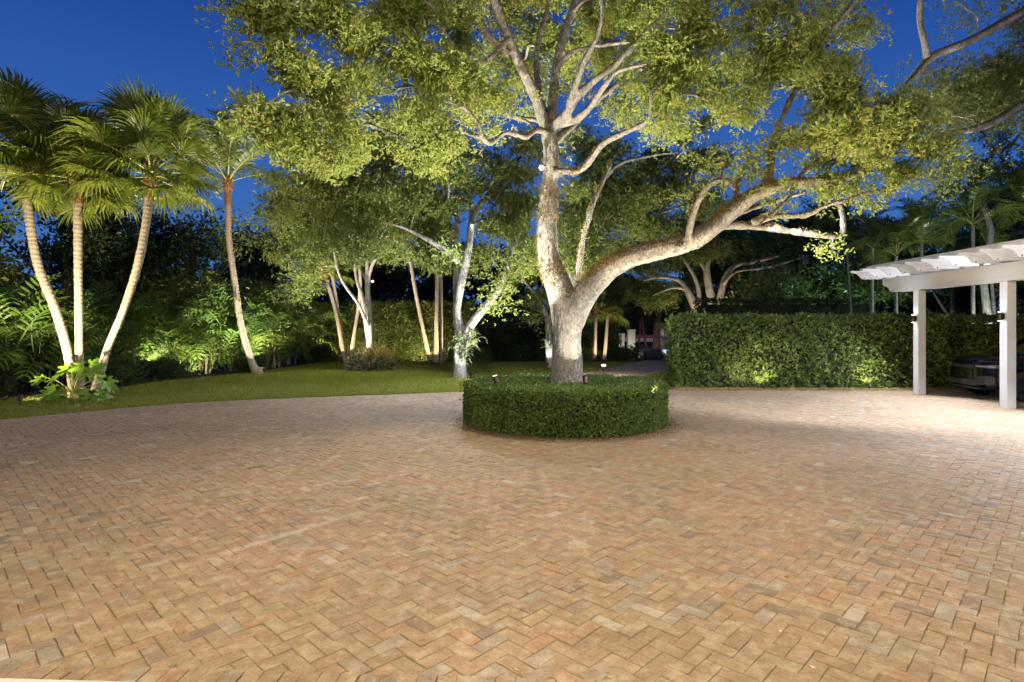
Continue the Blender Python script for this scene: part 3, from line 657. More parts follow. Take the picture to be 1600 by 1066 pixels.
# ================================================================== generic trees
def tree(name, label, base, limbs, blobs, n, leafm, bark, ll=.09, lw=.045, per=5, sub=.3, cat='tree', group=None, r0=.04, ntw=120, dens=2.2, sides=9):
    t = thing(name, label, cat, base, group); mb = MB(); skel = []
    for c in limbs:
        if isinstance(c, tuple):
            A = smoothpath(np.hstack([np.array([np.asarray(p, float) for p in c[0]]), np.array(c[1])[:, None]]), 3); P, r_ = A[:, :3], A[:, 3]
        else: P, r_ = limb(c, 3)
        mb.tube(P, r_, sides); skel.append(np.hstack([P, np.asarray(r_)[:, None]]))
    mb.put('trunk', bark, t, smooth=True)
    P, AX, S = blob_points(blobs, n, sub, dens)
    V, F, rn = rosettes(P, AX, per, ll, lw); put('crown', V, F, leafm, t, rnd=rn, kind='stuff')
    mb = MB(); A = connect(skel, np.array([b[:3] for b in blobs]), r0, mb, 5); connect([A], S[rng.permutation(len(S))[:ntw]], r0*.4, mb, 3)
    mb.put('branches', bark, t, smooth=True, kind='stuff'); return t

# second oak, left of the main one
d = 21.3
tree('oak_tree', 'second forked oak with bromeliads on its trunk, left of the ring hedge', (-1.95, d, 0), [
 [(718, 597, 25.8, d), (719, 575, 20.5, d), (718, 545, 18.2, d), (720, 525, 16.7, d), (714, 485, 13.7, d), (721, 440, 14.4, d), (732, 390, 12.2, d), (738, 345, 10.6, d), (752, 318, 9.1, d), (785, 280, 7.6, d), (815, 245, 5.3, d)],
 [(722, 545, 13.7, d), (728, 520, 14.4, d-.1), (748, 492, 12.9, d-.3), (772, 462, 11.4, d-.5), (788, 432, 9.9, d-.6), (797, 405, 9.1, d-.7), (810, 365, 6.8, d-.8), (822, 320, 4.6, d-.8)],
 [(714, 500, 9.1, d+.2), (712, 450, 9.1, d+.4), (712, 400, 8.4, d+.5), (714, 340, 6.8, d+.6), (712, 290, 5.3, d+.6)],
 [(716, 410, 9.1, d-.2), (690, 388, 7.6, d-.5), (660, 370, 6.8, d-.8), (630, 355, 5.3, d-1), (590, 345, 4.6, d-1.2), (550, 337, 3.0, d-1.3)],
 [(738, 345, 8.4, d), (732, 310, 7.6, d+.2), (712, 270, 6.8, d+.4), (690, 250, 5.3, d+.5), (655, 228, 3.8, d+.6)],
 [(738, 350, 6.1, d-.2), (775, 338, 5.3, d-.4), (800, 315, 3.8, d-.6)],
 ], [PB(*q) for q in [(480, 275, 60, 45, 19.5, .8), (540, 300, 60, 50, 20, 1), (610, 330, 60, 45, 20.5, 1), (690, 330, 60, 40, 21, 1), (770, 310, 50, 50, 21, .9), (650, 260, 70, 45, 21.5, .7), (805, 350, 35, 50, 20.5, .8), (730, 250, 60, 45, 22, .6), (560, 235, 70, 45, 21, .7), (820, 250, 45, 40, 21, .7), (470, 215, 60, 40, 20, .8), (590, 390, 50, 25, 20, .6), (690, 395, 40, 28, 21.5, .7), (810, 400, 30, 30, 20.4, .5), (770, 470, 18, 16, 20.5, .4), (640, 205, 90, 30, 22, .7), (440, 320, 30, 35, 20.5, .6), (520, 360, 40, 30, 21, .6), (745, 400, 30, 30, 22.5, .5), (700, 280, 60, 40, 19.6, .5), (620, 290, 60, 40, 19.4, .5), (790, 440, 30, 18, 20.6, .4)]],
 23000, OAK2, BARK, .115, .055, 5, .30, r0=.07, ntw=420, dens=1.5)
# third tree: multi-stemmed behind the bed
d = 26.6
tree('multi_stem_tree', 'pale multi-stemmed tree rising behind the mounded bromeliad bed', (-6.45, d, 0), [
 [(582, 578, 15.4, d), (580, 555, 12.6, d), (576, 530, 8.4, d), (572, 505, 7.0, d), (566, 465, 6.3, d), (556, 430, 4.9, d), (552, 385, 3.5, d)],
 [(580, 555, 9.8, d), (578, 500, 8.4, d), (574, 450, 7.7, d), (574, 400, 5.6, d), (580, 350, 4.2, d)],
 [(575, 510, 5.6, d-.2), (560, 475, 4.9, d-.4), (540, 448, 4.2, d-.6), (527, 420, 3.5, d-.8), (520, 380, 2.4, d-1)],
 [(575, 452, 6.3, d), (578, 425, 5.6, d), (585, 408, 4.9, d-.2), (596, 392, 3.5, d-.4), (606, 380, 2.8, d-.5)],
 [(573, 440, 4.2, d+.2), (560, 410, 3.5, d+.3), (548, 360, 2.8, d+.4)]],
 [PB(*q) for q in [(490, 420, 30, 22, 26, .6), (600, 320, 50, 40, 26.4, .8), (560, 360, 40, 50, 25.6, .7), (460, 380, 40, 40, 26.4, .8), (470, 345, 45, 40, 26, 1), (520, 350, 50, 40, 26.5, 1), (580, 335, 50, 40, 27, 1), (540, 300, 60, 30, 27, .7), (500, 395, 35, 25, 26, .7), (440, 310, 30, 30, 26, .6), (610, 360, 30, 30, 27, .6), (550, 390, 40, 20, 26.5, .4)]],
 17000, OAK2, BARK2, .12, .055, 5, .36, r0=.05, ntw=360, dens=1.1)
# back-centre trees
d = 27
tree('slim_tree', 'small white-barked tree standing just left behind the big oak trunk', (1.8, d, 0), [
 [(860, 582, 14, d), (858, 545, 11, d), (857, 510, 10, d), (853, 490, 7, d), (840, 465, 5, d), (820, 440, 4, d), (808, 415, 3, d)],
 [(857, 512, 7, d), (862, 480, 6, d), (858, 440, 4, d)]],
 [PB(*q) for q in [(815, 430, 25, 20, 27, 1), (830, 380, 30, 30, 27, 1), (845, 465, 20, 14, 27, .6), (835, 500, 14, 10, 27, .4), (860, 420, 20, 30, 27, .7)]],
 3600, OAK2, BARK2, .11, .05, 5, .3, r0=.025, ntw=60, dens=1.6)
d = 19.5
tree('leaning_tree', 'leaning tree with dim green crown directly behind the big oak', (2.2, 20.5, 0), [
 [(885, 600, 22, 20), (888, 500, 18, 20), (893, 440, 15, d), (905, 380, 13, d), (925, 320, 12, d), (950, 262, 9, d), (968, 230, 7, d)],
 [(925, 318, 7, d), (960, 262, 6, d-.4), (1010, 245, 5, d-.8), (1060, 238, 3.5, d-1)]],
 [PB(*q) for q in [(900, 320, 55, 50, 19, 1), (960, 300, 60, 50, 19.5, .8), (1030, 270, 60, 40, 20, .7), (920, 390, 50, 30, 19, .8), (1010, 350, 60, 30, 20, .8), (1080, 230, 50, 40, 20, .6), (940, 230, 50, 30, 20, .6), (1090, 320, 40, 30, 20.5, .5)]],
 11000, OAK2, BARK, .12, .06, 5, .30, r0=.06, ntw=260, dens=1.4)
# big low trees right of the gate
d = 30
tree('spreading_tree', 'spreading tree with bare crooked limbs right of the gate', (9.6, d, 0), [
 [(1098, 575, 18.0, d), (1094, 500, 15.0, d), (1084, 475, 13.5, d), (1074, 455, 10.5, d), (1060, 438, 6.8, d), (1030, 433, 5.2, d), (1006, 438, 3.0, d)],
 [(1090, 490, 9.0, d), (1092, 460, 7.5, d), (1086, 435, 6.0, d), (1068, 405, 4.5, d), (1045, 380, 3.8, d)],
 [(1072, 452, 5.2, d), (1050, 450, 3.8, d), (1020, 462, 2.6, d)]],
 [PB(*q) for q in [(1010, 400, 50, 30, 30, 1), (1070, 390, 50, 30, 30, 1), (1020, 460, 50, 22, 30.5, 1), (980, 440, 40, 30, 31, .9), (1050, 350, 60, 30, 30, .8)]],
 9000, OAK2, BARK2, .12, .06, 5, .4, r0=.04, ntw=120, dens=1.2)
d = 31
tree('twin_trunk_tree', 'two-trunked tree rising over the dark hedge', (11, d, 0), [
 [(1118, 580, 19.5, d), (1118, 500, 16.5, d), (1112, 470, 14.2, d), (1104, 425, 11.2, d), (1108, 405, 7.5, d), (1118, 380, 5.2, d)],
 [(1120, 500, 13.5, d), (1126, 460, 11.2, d), (1136, 428, 9.8, d), (1150, 415, 6.8, d), (1175, 410, 6.0, d), (1210, 402, 4.5, d), (1250, 392, 3.0, d)],
 [(1104, 428, 6.0, d), (1095, 410, 5.2, d), (1082, 395, 3.8, d)],
 [(1130, 445, 5.2, d-.2), (1150, 425, 3.8, d-.4), (1200, 418, 3.8, d-.6), (1262, 400, 3.0, d-.8)]],
 [PB(*q) for q in [(1110, 370, 50, 25, 31, 1), (1170, 385, 50, 22, 31, 1), (1230, 375, 45, 25, 31, 1), (1150, 340, 60, 25, 32, .8), (1280, 350, 50, 30, 31, .8)]],
 8000, DARK, BARK2, .13, .06, 5, .4, r0=.04, ntw=120, dens=1.2)
# near tree standing out of the frame at the right, branches reach in
d = 12.5
tree('overhanging_tree', 'tree beyond the pergola whose long branches reach in from the top right', (14.5, 14.5, 0), [
 ([np.array(p) for p in [(14.5, 14.5, 0), (14.4, 14.3, 2), (14.2, 14.0, 4), (13.6, 13.6, 6)]], [.28, .22, .19, .14]),
 ([np.array([14.3, 14.1, 3.6])]+[W(*q) for q in [(1700, 130, 12.8), (1640, 150, 12.5), (1590, 168, 12.3), (1555, 190, 12.1), (1515, 203, 12), (1470, 212, 11.8), (1440, 232, 11.6)]], [.12, .10, .09, .085, .08, .07, .05, .03]),
 ([np.array([13.6, 13.6, 6])]+[W(*q) for q in [(1650, -10, 12.8), (1600, 18, 12.6), (1560, 40, 12.5), (1520, 62, 12.4), (1480, 78, 12.3), (1455, 90, 12.3), (1430, 118, 12.2), (1400, 150, 12)]], [.14, .11, .1, .095, .09, .085, .08, .06, .04]),
 ([W(*q) for q in [(1450, 95, 12.3), (1443, 60, 12.3), (1437, 30, 12.4), (1440, -10, 12.4), (1452, -50, 12.5)]], [.07, .06, .06, .06, .05])],
 [PB(*q) for q in [(1500, 130, 60, 30, 13, .8), (1560, 110, 60, 35, 13.5, 1), (1480, 180, 50, 25, 12.5, .7), (1540, 160, 60, 30, 13, .9), (1600, 140, 60, 60, 14, 1), (1520, 20, 25, 20, 12.4, .3), (1490, 8, 25, 12, 12.4, .3), (1490, 262, 40, 30, 12, .7), (1585, 10, 25, 14, 12.6, .4), (1480, 60, 12, 12, 12.3, .25), (1640, 60, 60, 60, 14, .8), (1450, 190, 30, 24, 11.6, .6)]],
 9500, OAK2, BARK, .065, .028, 6, .25, ntw=160, dens=3)
tree('bare_vine_tree', 'pale tangled tree with bare twigs behind the pergola roof', (18.2, 21.5, 0), [
 ([np.array(p, float) for p in [(18.2, 21.5, 0), (17.6, 21.5, 3.5), (17.8, 21.4, 5.5), (17.2, 21.3, 7.3), (17.9, 21, 8.6)]], [.16, .13, .11, .09, .05]),
 ([W(*q) for q in [(1580, 300, 21.3), (1560, 296, 21.2), (1530, 300, 21), (1500, 292, 21), (1460, 300, 20.6)]], [.07, .06, .05, .04, .02]),
 ([W(*q) for q in [(1575, 260, 21.3), (1560, 240, 21.2), (1545, 225, 21), (1535, 200, 21), (1548, 180, 20.6)]], [.07, .06, .05, .04, .02]),
 ([W(*q) for q in [(1560, 240, 21.3), (1590, 215, 21.2), (1600, 190, 21), (1580, 180, 21)]], [.06, .05, .04, .02])],
 [PB(*q) for q in [(1560, 215, 30, 25, 21, 1), (1520, 270, 40, 30, 21, 1), (1590, 260, 30, 40, 21.5, 1)]],
 1400, OAK2, BARK2, .1, .05, 5, .35, r0=.035, ntw=220, dens=3.5)

# background trees, dark
def back_tree(name, label, x, y, h, rx, n, mat=DARK, ll=.16, group=None, lean=0., trunk=.2, low=.35):
    n = int(n*.55); ll *= 1.3
    P = [np.array([x, y, 0.]), np.array([x+lean*.3, y, h*.25]), np.array([x+lean, y, h*.6]), np.array([x+lean*1.2, y, h*.85])]
    L = [(P, [trunk, trunk*.8, trunk*.5, trunk*.2])]
    for q in range(4):
        a_ = q*1.6+x; L.append(([P[1]+(P[2]-P[1])*q/4, P[2]+np.array([math.cos(a_)*rx*.4, math.sin(a_)*rx*.3, -h*.06]), P[2]+np.array([math.cos(a_)*rx*.75, math.sin(a_)*rx*.5, h*.08])], [trunk*.45, trunk*.3, trunk*.12]))
    bl = []
    for q in range(9):
        a_ = rng.uniform(0, 6.283); f = rng.uniform(.2, .75)
        bl.append((x+lean+math.cos(a_)*rx*f, y+math.sin(a_)*rx*f*.7, h*rng.uniform(low+.12, .9), rx*rng.uniform(.3, .45), rx*.35, h*rng.uniform(.10, .18), 1.))
    return tree(name, label, (x, y, 0), L, bl, n, mat, BARKD, ll, ll*.5, 4, .42, group=group, ntw=70, dens=1.3, sides=7, r0=.05)
MIDL = leafmat('mid_leaf', [(.1, (.04, .07, .015)), (.5, (.12, .17, .035)), (.9, (.28, .30, .09))], .3, .35, .5)
back_tree('broadleaf_tree', 'leafy tree at the left edge with bright lit lower leaves', -17.2, 17.5, 6.0, 2.3, 4200, MIDL, .14)
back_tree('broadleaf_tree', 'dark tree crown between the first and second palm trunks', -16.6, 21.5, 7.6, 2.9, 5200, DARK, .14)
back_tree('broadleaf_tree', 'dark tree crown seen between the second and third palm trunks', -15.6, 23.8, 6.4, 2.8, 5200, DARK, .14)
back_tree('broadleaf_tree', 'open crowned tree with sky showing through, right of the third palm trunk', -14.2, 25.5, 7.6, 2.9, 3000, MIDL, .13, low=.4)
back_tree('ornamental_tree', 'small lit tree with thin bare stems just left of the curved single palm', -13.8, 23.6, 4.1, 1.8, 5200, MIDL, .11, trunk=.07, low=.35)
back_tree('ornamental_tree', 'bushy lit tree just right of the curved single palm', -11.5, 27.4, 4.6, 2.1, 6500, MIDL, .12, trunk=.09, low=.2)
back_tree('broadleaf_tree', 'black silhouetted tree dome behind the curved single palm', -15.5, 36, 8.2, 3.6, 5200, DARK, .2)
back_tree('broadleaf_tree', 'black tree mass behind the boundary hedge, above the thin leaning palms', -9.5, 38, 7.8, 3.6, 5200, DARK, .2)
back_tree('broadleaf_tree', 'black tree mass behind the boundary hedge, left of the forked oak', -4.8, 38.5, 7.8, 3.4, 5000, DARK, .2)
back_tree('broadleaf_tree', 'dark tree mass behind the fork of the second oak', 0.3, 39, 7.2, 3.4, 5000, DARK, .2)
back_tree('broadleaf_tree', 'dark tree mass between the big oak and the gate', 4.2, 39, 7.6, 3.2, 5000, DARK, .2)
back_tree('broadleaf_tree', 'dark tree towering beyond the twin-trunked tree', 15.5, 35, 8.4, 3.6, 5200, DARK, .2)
back_tree('broadleaf_tree', 'bluish green tree behind the palms left of the pergola roof', 18.0, 29.5, 8.6, 3.4, 6200, MIDL, .17)
back_tree('broadleaf_tree', 'tall green tree behind the palms above the pergola roof', 23.0, 28, 9.2, 3.6, 6200, MIDL, .17)
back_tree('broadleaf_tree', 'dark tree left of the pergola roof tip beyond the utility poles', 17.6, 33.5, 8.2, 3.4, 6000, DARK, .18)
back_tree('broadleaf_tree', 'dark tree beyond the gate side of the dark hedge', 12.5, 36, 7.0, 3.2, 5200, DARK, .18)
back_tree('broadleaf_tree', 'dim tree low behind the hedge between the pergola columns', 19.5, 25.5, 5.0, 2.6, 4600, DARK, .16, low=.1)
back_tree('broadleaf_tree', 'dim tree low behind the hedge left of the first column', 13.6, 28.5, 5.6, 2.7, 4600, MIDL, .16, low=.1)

# banyan and uplit tree beyond the gate
d = 46
tree('banyan_tree', 'orange-lit tree with hanging roots seen over the gate', (11.8, d, 0), [
 [(1026, 552, 17, d), (1026, 530, 12, d), (1027, 505, 11, d), (1030, 480, 12, d), (1035, 455, 10, d)],
 [(1010, 550, 4, d), (1006, 520, 4, d), (1004, 495, 4, d), (1010, 470, 5, d)], [(997, 550, 3, d), (1000, 520, 3, d), (1002, 492, 4, d), (1015, 465, 4, d)]],
 [PB(*q) for q in [(1000, 480, 30, 14, d, 1), (1040, 470, 40, 16, d, 1), (1080, 475, 40, 16, d, 1), (990, 460, 40, 20, d, 1)]],
 4500, leafmat('banyan_leaf', [(.1, (.05, .04, .01)), (.9, (.16, .12, .03))]), BARKO, .2, .1, 4, .5, ntw=60, dens=.6)
d = 37.5-2
tree('pruned_tree', 'stubby white-lit tree with cut limbs at the gate', (9.9, 35.2, 0), [
 [(1036, 566, 10, 35.2), (1036, 545, 8, 35.2), (1035, 525, 8, 35.2), (1034, 510, 5, 35.2)], [(1037, 540, 6, 35.2), (1042, 520, 6, 35.2), (1044, 511, 5, 35.2), (1047, 493, 4, 35.2)]],
 [PB(1034, 508, 4, 5, 35.2, 1), PB(1040, 515, 4, 3, 35.2, .5)], 160, OAK2, BARK2, .1, .05, 4, .1, r0=.02, ntw=6, dens=3)

# ================================================================== PALMS
def fan_frond(seed, Lp=1.15, Rf=.95):
    g = np.random.default_rng(seed); V = []; F = []; mi = []; rn = []
    n = 9; t = np.linspace(0, 1, n); P = np.stack([t*Lp, np.zeros(n), .10*np.sin(t*2.2)], 1)
    tv_, tf = tube(P, np.linspace(.028, .012, n), 5); V += [tuple(p) for p in tv_]; F += tf; mi += [0]*len(tf); rn += [.8]*len(tf)
    h = P[-1]; ns = 46
    for i in range(ns):
        u = (i+.5)/ns*2-1; an = u*R(150); L = Rf*(1.05-.32*abs(u))*g.uniform(.92, 1.05); wd = .033
        d = np.array([math.cos(an), math.sin(an), .28*(1-abs(u))+.05+g.normal()*.05]); d /= np.linalg.norm(d)
        s_ = np.array([-d[1], d[0], 0]); up = np.array([0, 0, 1.]); k = 5; base = h+d*.0; o = len(V); droop = g.uniform(.55, 1.15)
        for j in range(k):
            q = j/(k-1); wq = wd*(.35+1.5*q)*(1 if q < .55 else max(.06, (1-q)/.45*.95))
            c = base+d*L*q-up*droop*L*max(0, q-.45)**2*1.6
            V += [tuple(c-s_*wq+up*.006), tuple(c-up*wq*.45), tuple(c+s_*wq+up*.006)]
        for j in range(k-1):
            b0 = o+j*3; F += [(b0, b0+1, b0+4, b0+3), (b0+1, b0+2, b0+5, b0+4)]; mi += [1, 1]; r_ = g.uniform(); rn += [r_, r_]
    return npmesh('frond', V, F, PALM, rn, mats=[STALK, PALM], mi=mi)
FANS = [fan_frond(s) for s in range(5)]
def pinnate_geo(seed, L=2.6, npair=34, leaf=.62, arch=.55, wid=.028):
    g = np.random.default_rng(seed); V = []; F = []; mi = []; rn = []
    n = 12; t = np.linspace(0, 1, n); P = np.stack([L*np.sin(t*1.25)/1.05, np.zeros(n)+t*t*g.normal()*.1, arch*L*(np.sin(t*1.9)-t*t*1.25)*.55], 1)
    a_, f_ = tube(P, np.linspace(.024, .006, n), 5); V += [tuple(p) for p in a_]; F += f_; mi += [0]*len(f_); rn += [.8]*len(f_)
    for i in range(npair):
        q = .14+.86*(i+.5)/npair; x = q*(n-1); k = min(int(x), n-2); c = P[k]+(P[k+1]-P[k])*(x-k); T = unit(P[k+1]-P[k])
        ll = leaf*(math.sin(min(1, q*1.05)*math.pi*.9)**.6+.12)
        for sd in (-1, 1):
            S = np.array([0, sd, 0.]); U = np.cross(T, np.array([0, 1., 0])); U = U*np.sign(U[2]+1e-6)
            d = unit(T*(.35+.6*q)+S*.9+U*.35+g.normal(size=3)*.06); o = len(V); sv = unit(np.cross(d, U))*wid
            pts = [c, c+d*ll*.35, c+d*ll*.7-np.array([0, 0, .10*ll]), c+d*ll-np.array([0, 0, .32*ll])]
            for j, w_ in enumerate((.4, 1, .75)): V += [tuple(pts[j]-sv*w_), tuple(pts[j]+sv*w_)]
            V.append(tuple(pts[3])); r_ = g.uniform()
            F += [(o, o+1, o+3, o+2), (o+2, o+3, o+5, o+4), (o+4, o+5, o+6)]; mi += [1]*3; rn += [r_]*3
    return V, F, mi, rn
PINS = []
for s_ in range(4):
    q = pinnate_geo(s_); PINS.append(npmesh('frond', q[0], q[1], PALM, q[3], mats=[STALK, PALM], mi=q[2]))
def palm(label, ctrl, kind, nf, scale=1., group=None, pitch=(-25, 82), yaws=None, boot=True, seed=1, trunkmat=None, lean=(0, 0)):
    g = random.Random(seed); A = smoothpath(np.array(ctrl, float), 5); P = np.array([W(*r_[:2], r_[3]) for r_ in A]); rad = A[:, 2]*A[:, 3]/FPX/2
    # dense rings
    n = 90; t_ = np.linspace(0, len(P)-1, n); k = np.minimum(t_.astype(int), len(P)-2); f = (t_-k)[:, None]
    P = P[k]*(1-f)+P[k+1]*f; rad = rad[k]*(1-f[:, 0])+rad[k+1]*f[:, 0]; rad = rad*.84*(1+.035*(np.arange(n) % 4 == 0)+rng.normal(size=n)*.022)
    base = P[0].copy(); base[2] = 0; t = thing('palm_tree', label, 'palm', base, group)
    m = MB(); m.tube(P, rad, 12); m.put('trunk', trunkmat or PALMBARK, t, smooth=True)
    top = P[-1]
    if boot:
        m = MB(); r0 = rad[-1]; ax = unit(P[-1]-P[-6])
        m.tube([top-ax*.05, top+ax*.12*scale, top+ax*.35*scale, top+ax*.6*scale], [r0*1.05, r0*1.5, r0*1.35, r0*.5], 12)
        nb = 5; m.tube(P[-nb:], rad[-nb:]*1.05+rng.uniform(0, .012, nb), 12)
        for q in range(34):
            an = q*2.4; hh = .55*scale*(q/34); c = top+ax*hh; o = np.array([math.cos(an), math.sin(an), 0])
            m.tube([c+o*r0*.9, c+o*r0*1.7+ax*.12*scale], [.03*scale, .014*scale], 4)
        m.put('leaf_bases', BOOT, t)
        top = top+ax*.3*scale
    L = top-np.array(t.location)
    for i in range(nf):
        q = (i+.5)/nf; pit = R(pitch[1]+(pitch[0]-pitch[1])*q**.85+g.uniform(-6, 6)); yaw = i*2.399+g.uniform(-.25, .25) if yaws is None else R(yaws[i])
        me = (FANS if kind == 'fan' else PINS)[g.randrange(4)]; o = link('frond', me, t, L+np.array([0, 0, .2*scale*(1-q)]), Euler((g.uniform(-.5, .5), -pit, yaw), 'XYZ'))
        sc_ = scale*g.uniform(.82, 1.12); o.scale = (sc_,)*3
    return t
d = 15.7
palm('leftmost palm of the three that rise from one clump', [(114, 622, 17, d), (112, 590, 15, d), (103, 540, 14.5, d), (85, 480, 15, d), (58, 410, 15, d), (44, 330, 15, d), (38, 268, 16, d)], 'fan', 30, 1.04, 'fan palms on the lawn', seed=2, pitch=(-35, 80))
palm('upright middle palm of the three that rise from one clump', [(124, 622, 17, d+.2), (124, 580, 14, d+.2), (123, 480, 13, d+.2), (122, 400, 14, d+.2), (122, 300, 16, d+.2)], 'fan', 28, .98, 'fan palms on the lawn', seed=3, pitch=(-40, 70))
palm('right leaning palm of the three that rise from one clump', [(146, 622, 18, d), (152, 600, 15, d), (168, 545, 13, d), (191, 490, 13, d), (214, 420, 14, d), (228, 350, 14, d), (234, 295, 15, d)], 'fan', 32, 1.06, 'fan palms on the lawn', seed=4, pitch=(-35, 80))
d = 23
palm('curved single palm with feathery fronds at the lawn edge', [(408, 584, 26, d), (398, 576, 15, d), (388, 550, 12.5, d), (375, 500, 11.5, d), (367, 440, 11, d), (358, 375, 10.5, d), (356, 300, 11, d)], 'pin', 18, 1.18, 'palms on the lawn', seed=5, pitch=(0, 86))
d = 29.5
palm('thin palm leaning left behind the lawn bed', [(540, 568, 9, d), (534, 540, 7.5, d), (524, 485, 7, d), (508, 432, 7, d)], 'fan', 16, .9, 'thin palms by the boundary hedge', seed=6, pitch=(-45, 80))
palm('short thin palm trunk leaning right, left of the pale multi-stemmed tree', [(548, 563, 9, d), (554, 520, 7, d), (560, 480, 6.5, d), (563, 440, 6, d), (560, 400, 6, d)], 'fan', 12, .75, 'thin palms by the boundary hedge', seed=7, pitch=(-30, 80))
palm('thin palm with straight upright trunk crossing behind the left leaning one', [(541, 567, 7, d+.4), (532, 510, 6, d+.4), (524, 460, 6, d+.4), (518, 425, 6, d+.4)], 'fan', 13, .8, 'thin palms by the boundary hedge', seed=17, pitch=(-40, 80))
palm('thin left leaning palm between the pale tree and the forked oak', [(673, 567, 9, d), (664, 530, 7.5, d), (650, 460, 7, d), (640, 400, 7, d)], 'fan', 14, .85, 'thin palms by the boundary hedge', seed=8, pitch=(-40, 80))
palm('left of the paired upright palms beside the forked oak', [(682, 567, 10, d), (682, 500, 8, d), (683, 450, 8, d), (683, 400, 9, d)], 'fan', 14, .85, 'thin palms by the boundary hedge', seed=9, pitch=(-40, 80))
palm('right of the paired upright palms beside the forked oak', [(689, 567, 8, d+.5), (690, 500, 6.5, d+.5), (689, 440, 6.5, d+.5), (687, 390, 7, d+.5)], 'fan', 12, .8, 'thin palms by the boundary hedge', seed=10, pitch=(-35, 80))
palm('small palm just right of the big oak trunk', [(929, 560, 7, 30), (930, 530, 6, 30), (931, 490, 6, 30)], 'fan', 13, .66, 'small palms near the gate', seed=11, pitch=(-40, 75))
palm('slightly tilted small palm nearer the gate pillar', [(944, 562, 8, 30.5), (947, 530, 6.5, 30.5), (950, 488, 6, 30.5)], 'fan', 14, .72, 'small palms near the gate', seed=12, pitch=(-45, 75))
# feather palms behind the tall hedge on the right
for i, (px, top, wpx, dd, lab, sc_) in enumerate([(1363, 388, 5, 23, 'feather palm behind the tall hedge, left of the pergola roof tip', .85), (1400, 400, 6, 22, 'feather palm rising behind the pergola roof tip', .85),
    (1520, 352, 7, 21, 'tall feather palm above the middle of the pergola roof', 1.0), (1548, 400, 6, 23.5, 'feather palm with slanting trunk seen between the columns', .8), (1610, 330, 8, 20.5, 'feather palm at the right edge above the pergola', 1.0),
    (1440, 372, 6, 24.5, 'feather palm with dark fronds over the first column', .95)]):
    sl = -12 if i == 3 else 0
    palm(lab, [(px-sl, HOR+CAMH*FPX/dd, wpx*1.2, dd), (px-sl*.4, 480, wpx, dd), (px, top+20, wpx*.9, dd), (px, top, wpx, dd)], 'pin', 13, sc_*.85, 'feather palms behind the hedge', seed=20+i, pitch=(-10, 75), boot=False, trunkmat=BARK2)

# areca clumps lining the left side
AT = [pinnate_geo(40+s_, L=1.9, npair=11, leaf=.50, arch=.6, wid=.032) for s_ in range(3)]
def areca(label, x, y, h, rad, n, mat=ARECA, group='areca clumps along the left edge'):
    t = thing('areca_clump', label, 'shrub', (x, y, 0), group); V = []; F = []; rn = []; o = 0
    for i in range(n):
        q = AT[i % 3]; T = np.array(q[0]); s_ = rng.uniform(.6, 1.15)
        Rm = np.array(Euler((rng.normal()*.3, -R(rng.uniform(5, 75)), rng.uniform(0, 6.283))).to_matrix())
        r_ = rad*math.sqrt(rng.uniform(0, 1)); a_ = rng.uniform(0, 6.283); z0 = rng.uniform(0, 1)**.8*(h-.9)
        T = T@Rm.T*s_+np.array([x+r_*math.cos(a_)*.9, y+r_*math.sin(a_), z0]); T[:, 2] = np.maximum(T[:, 2], .02)
        V.append(T); F += [tuple(j+o for j in f) for f in q[1]]; rn += list(np.clip(np.array(q[3])*.5+rng.uniform(0, .5), 0, 1)); o += len(T)
    V = np.vstack(V); put('fronds', V, F, mat, t, rnd=rn, kind='stuff')
    m = MB()
    for i in range(7):
        a_ = rng.uniform(0, 6.283); r_ = rad*rng.uniform(0, .6); p = np.array([x+r_*math.cos(a_), y+r_*math.sin(a_), 0]); m.tube([p, p+[rng.normal()*.2, rng.normal()*.2, h*.6]], [.04, .025], 6)
    m.put('canes', PALMBARK, t); return t
for i, (x, y, h, r_, n, lab) in enumerate([
    (-15.2, 14.6, 2.6, 1.0, 90, 'areca clump at the far left edge of the photo'), (-14.7, 16.6, 2.7, 1.1, 110, 'dark areca clump left of the palm trio'),
    (-14.0, 18.4, 2.7, 1.1, 110, 'areca clump behind the bases of the palm trio'), (-13.9, 20.2, 2.8, 1.2, 120, 'areca clump just right of the palm trio'),
    (-13.2, 22.0, 2.5, 1.1, 110, 'areca clump halfway between the palm trio and the curved palm'), (-12.4, 23.4, 3.0, 1.1, 120, 'brightly lit areca clump just left of the curved single palm'),
    (-12.1, 25.4, 3.0, 1.1, 110, 'areca clump just behind the curved single palm'), (-11.5, 27.4, 2.8, 1.2, 110, 'areca clump right of the curved single palm'),
    (-11.4, 29.4, 2.8, 1.2, 110, 'areca clump at the end of the row near the boundary hedge')]):
    areca(lab, x, y, h, r_, n)
# low filler shrubs under them
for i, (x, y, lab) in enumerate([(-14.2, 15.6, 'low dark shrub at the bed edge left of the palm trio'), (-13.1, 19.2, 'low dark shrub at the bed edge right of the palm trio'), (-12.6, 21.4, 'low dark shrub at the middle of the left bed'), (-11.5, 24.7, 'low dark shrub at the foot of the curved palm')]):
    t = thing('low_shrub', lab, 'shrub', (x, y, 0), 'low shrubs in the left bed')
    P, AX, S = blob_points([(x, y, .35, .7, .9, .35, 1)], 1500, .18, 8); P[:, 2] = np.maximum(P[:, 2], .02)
    V, F, rn = rosettes(P, AX, 4, .10, .04); put('foliage', V, F, DARK, t, rnd=rn, kind='stuff')
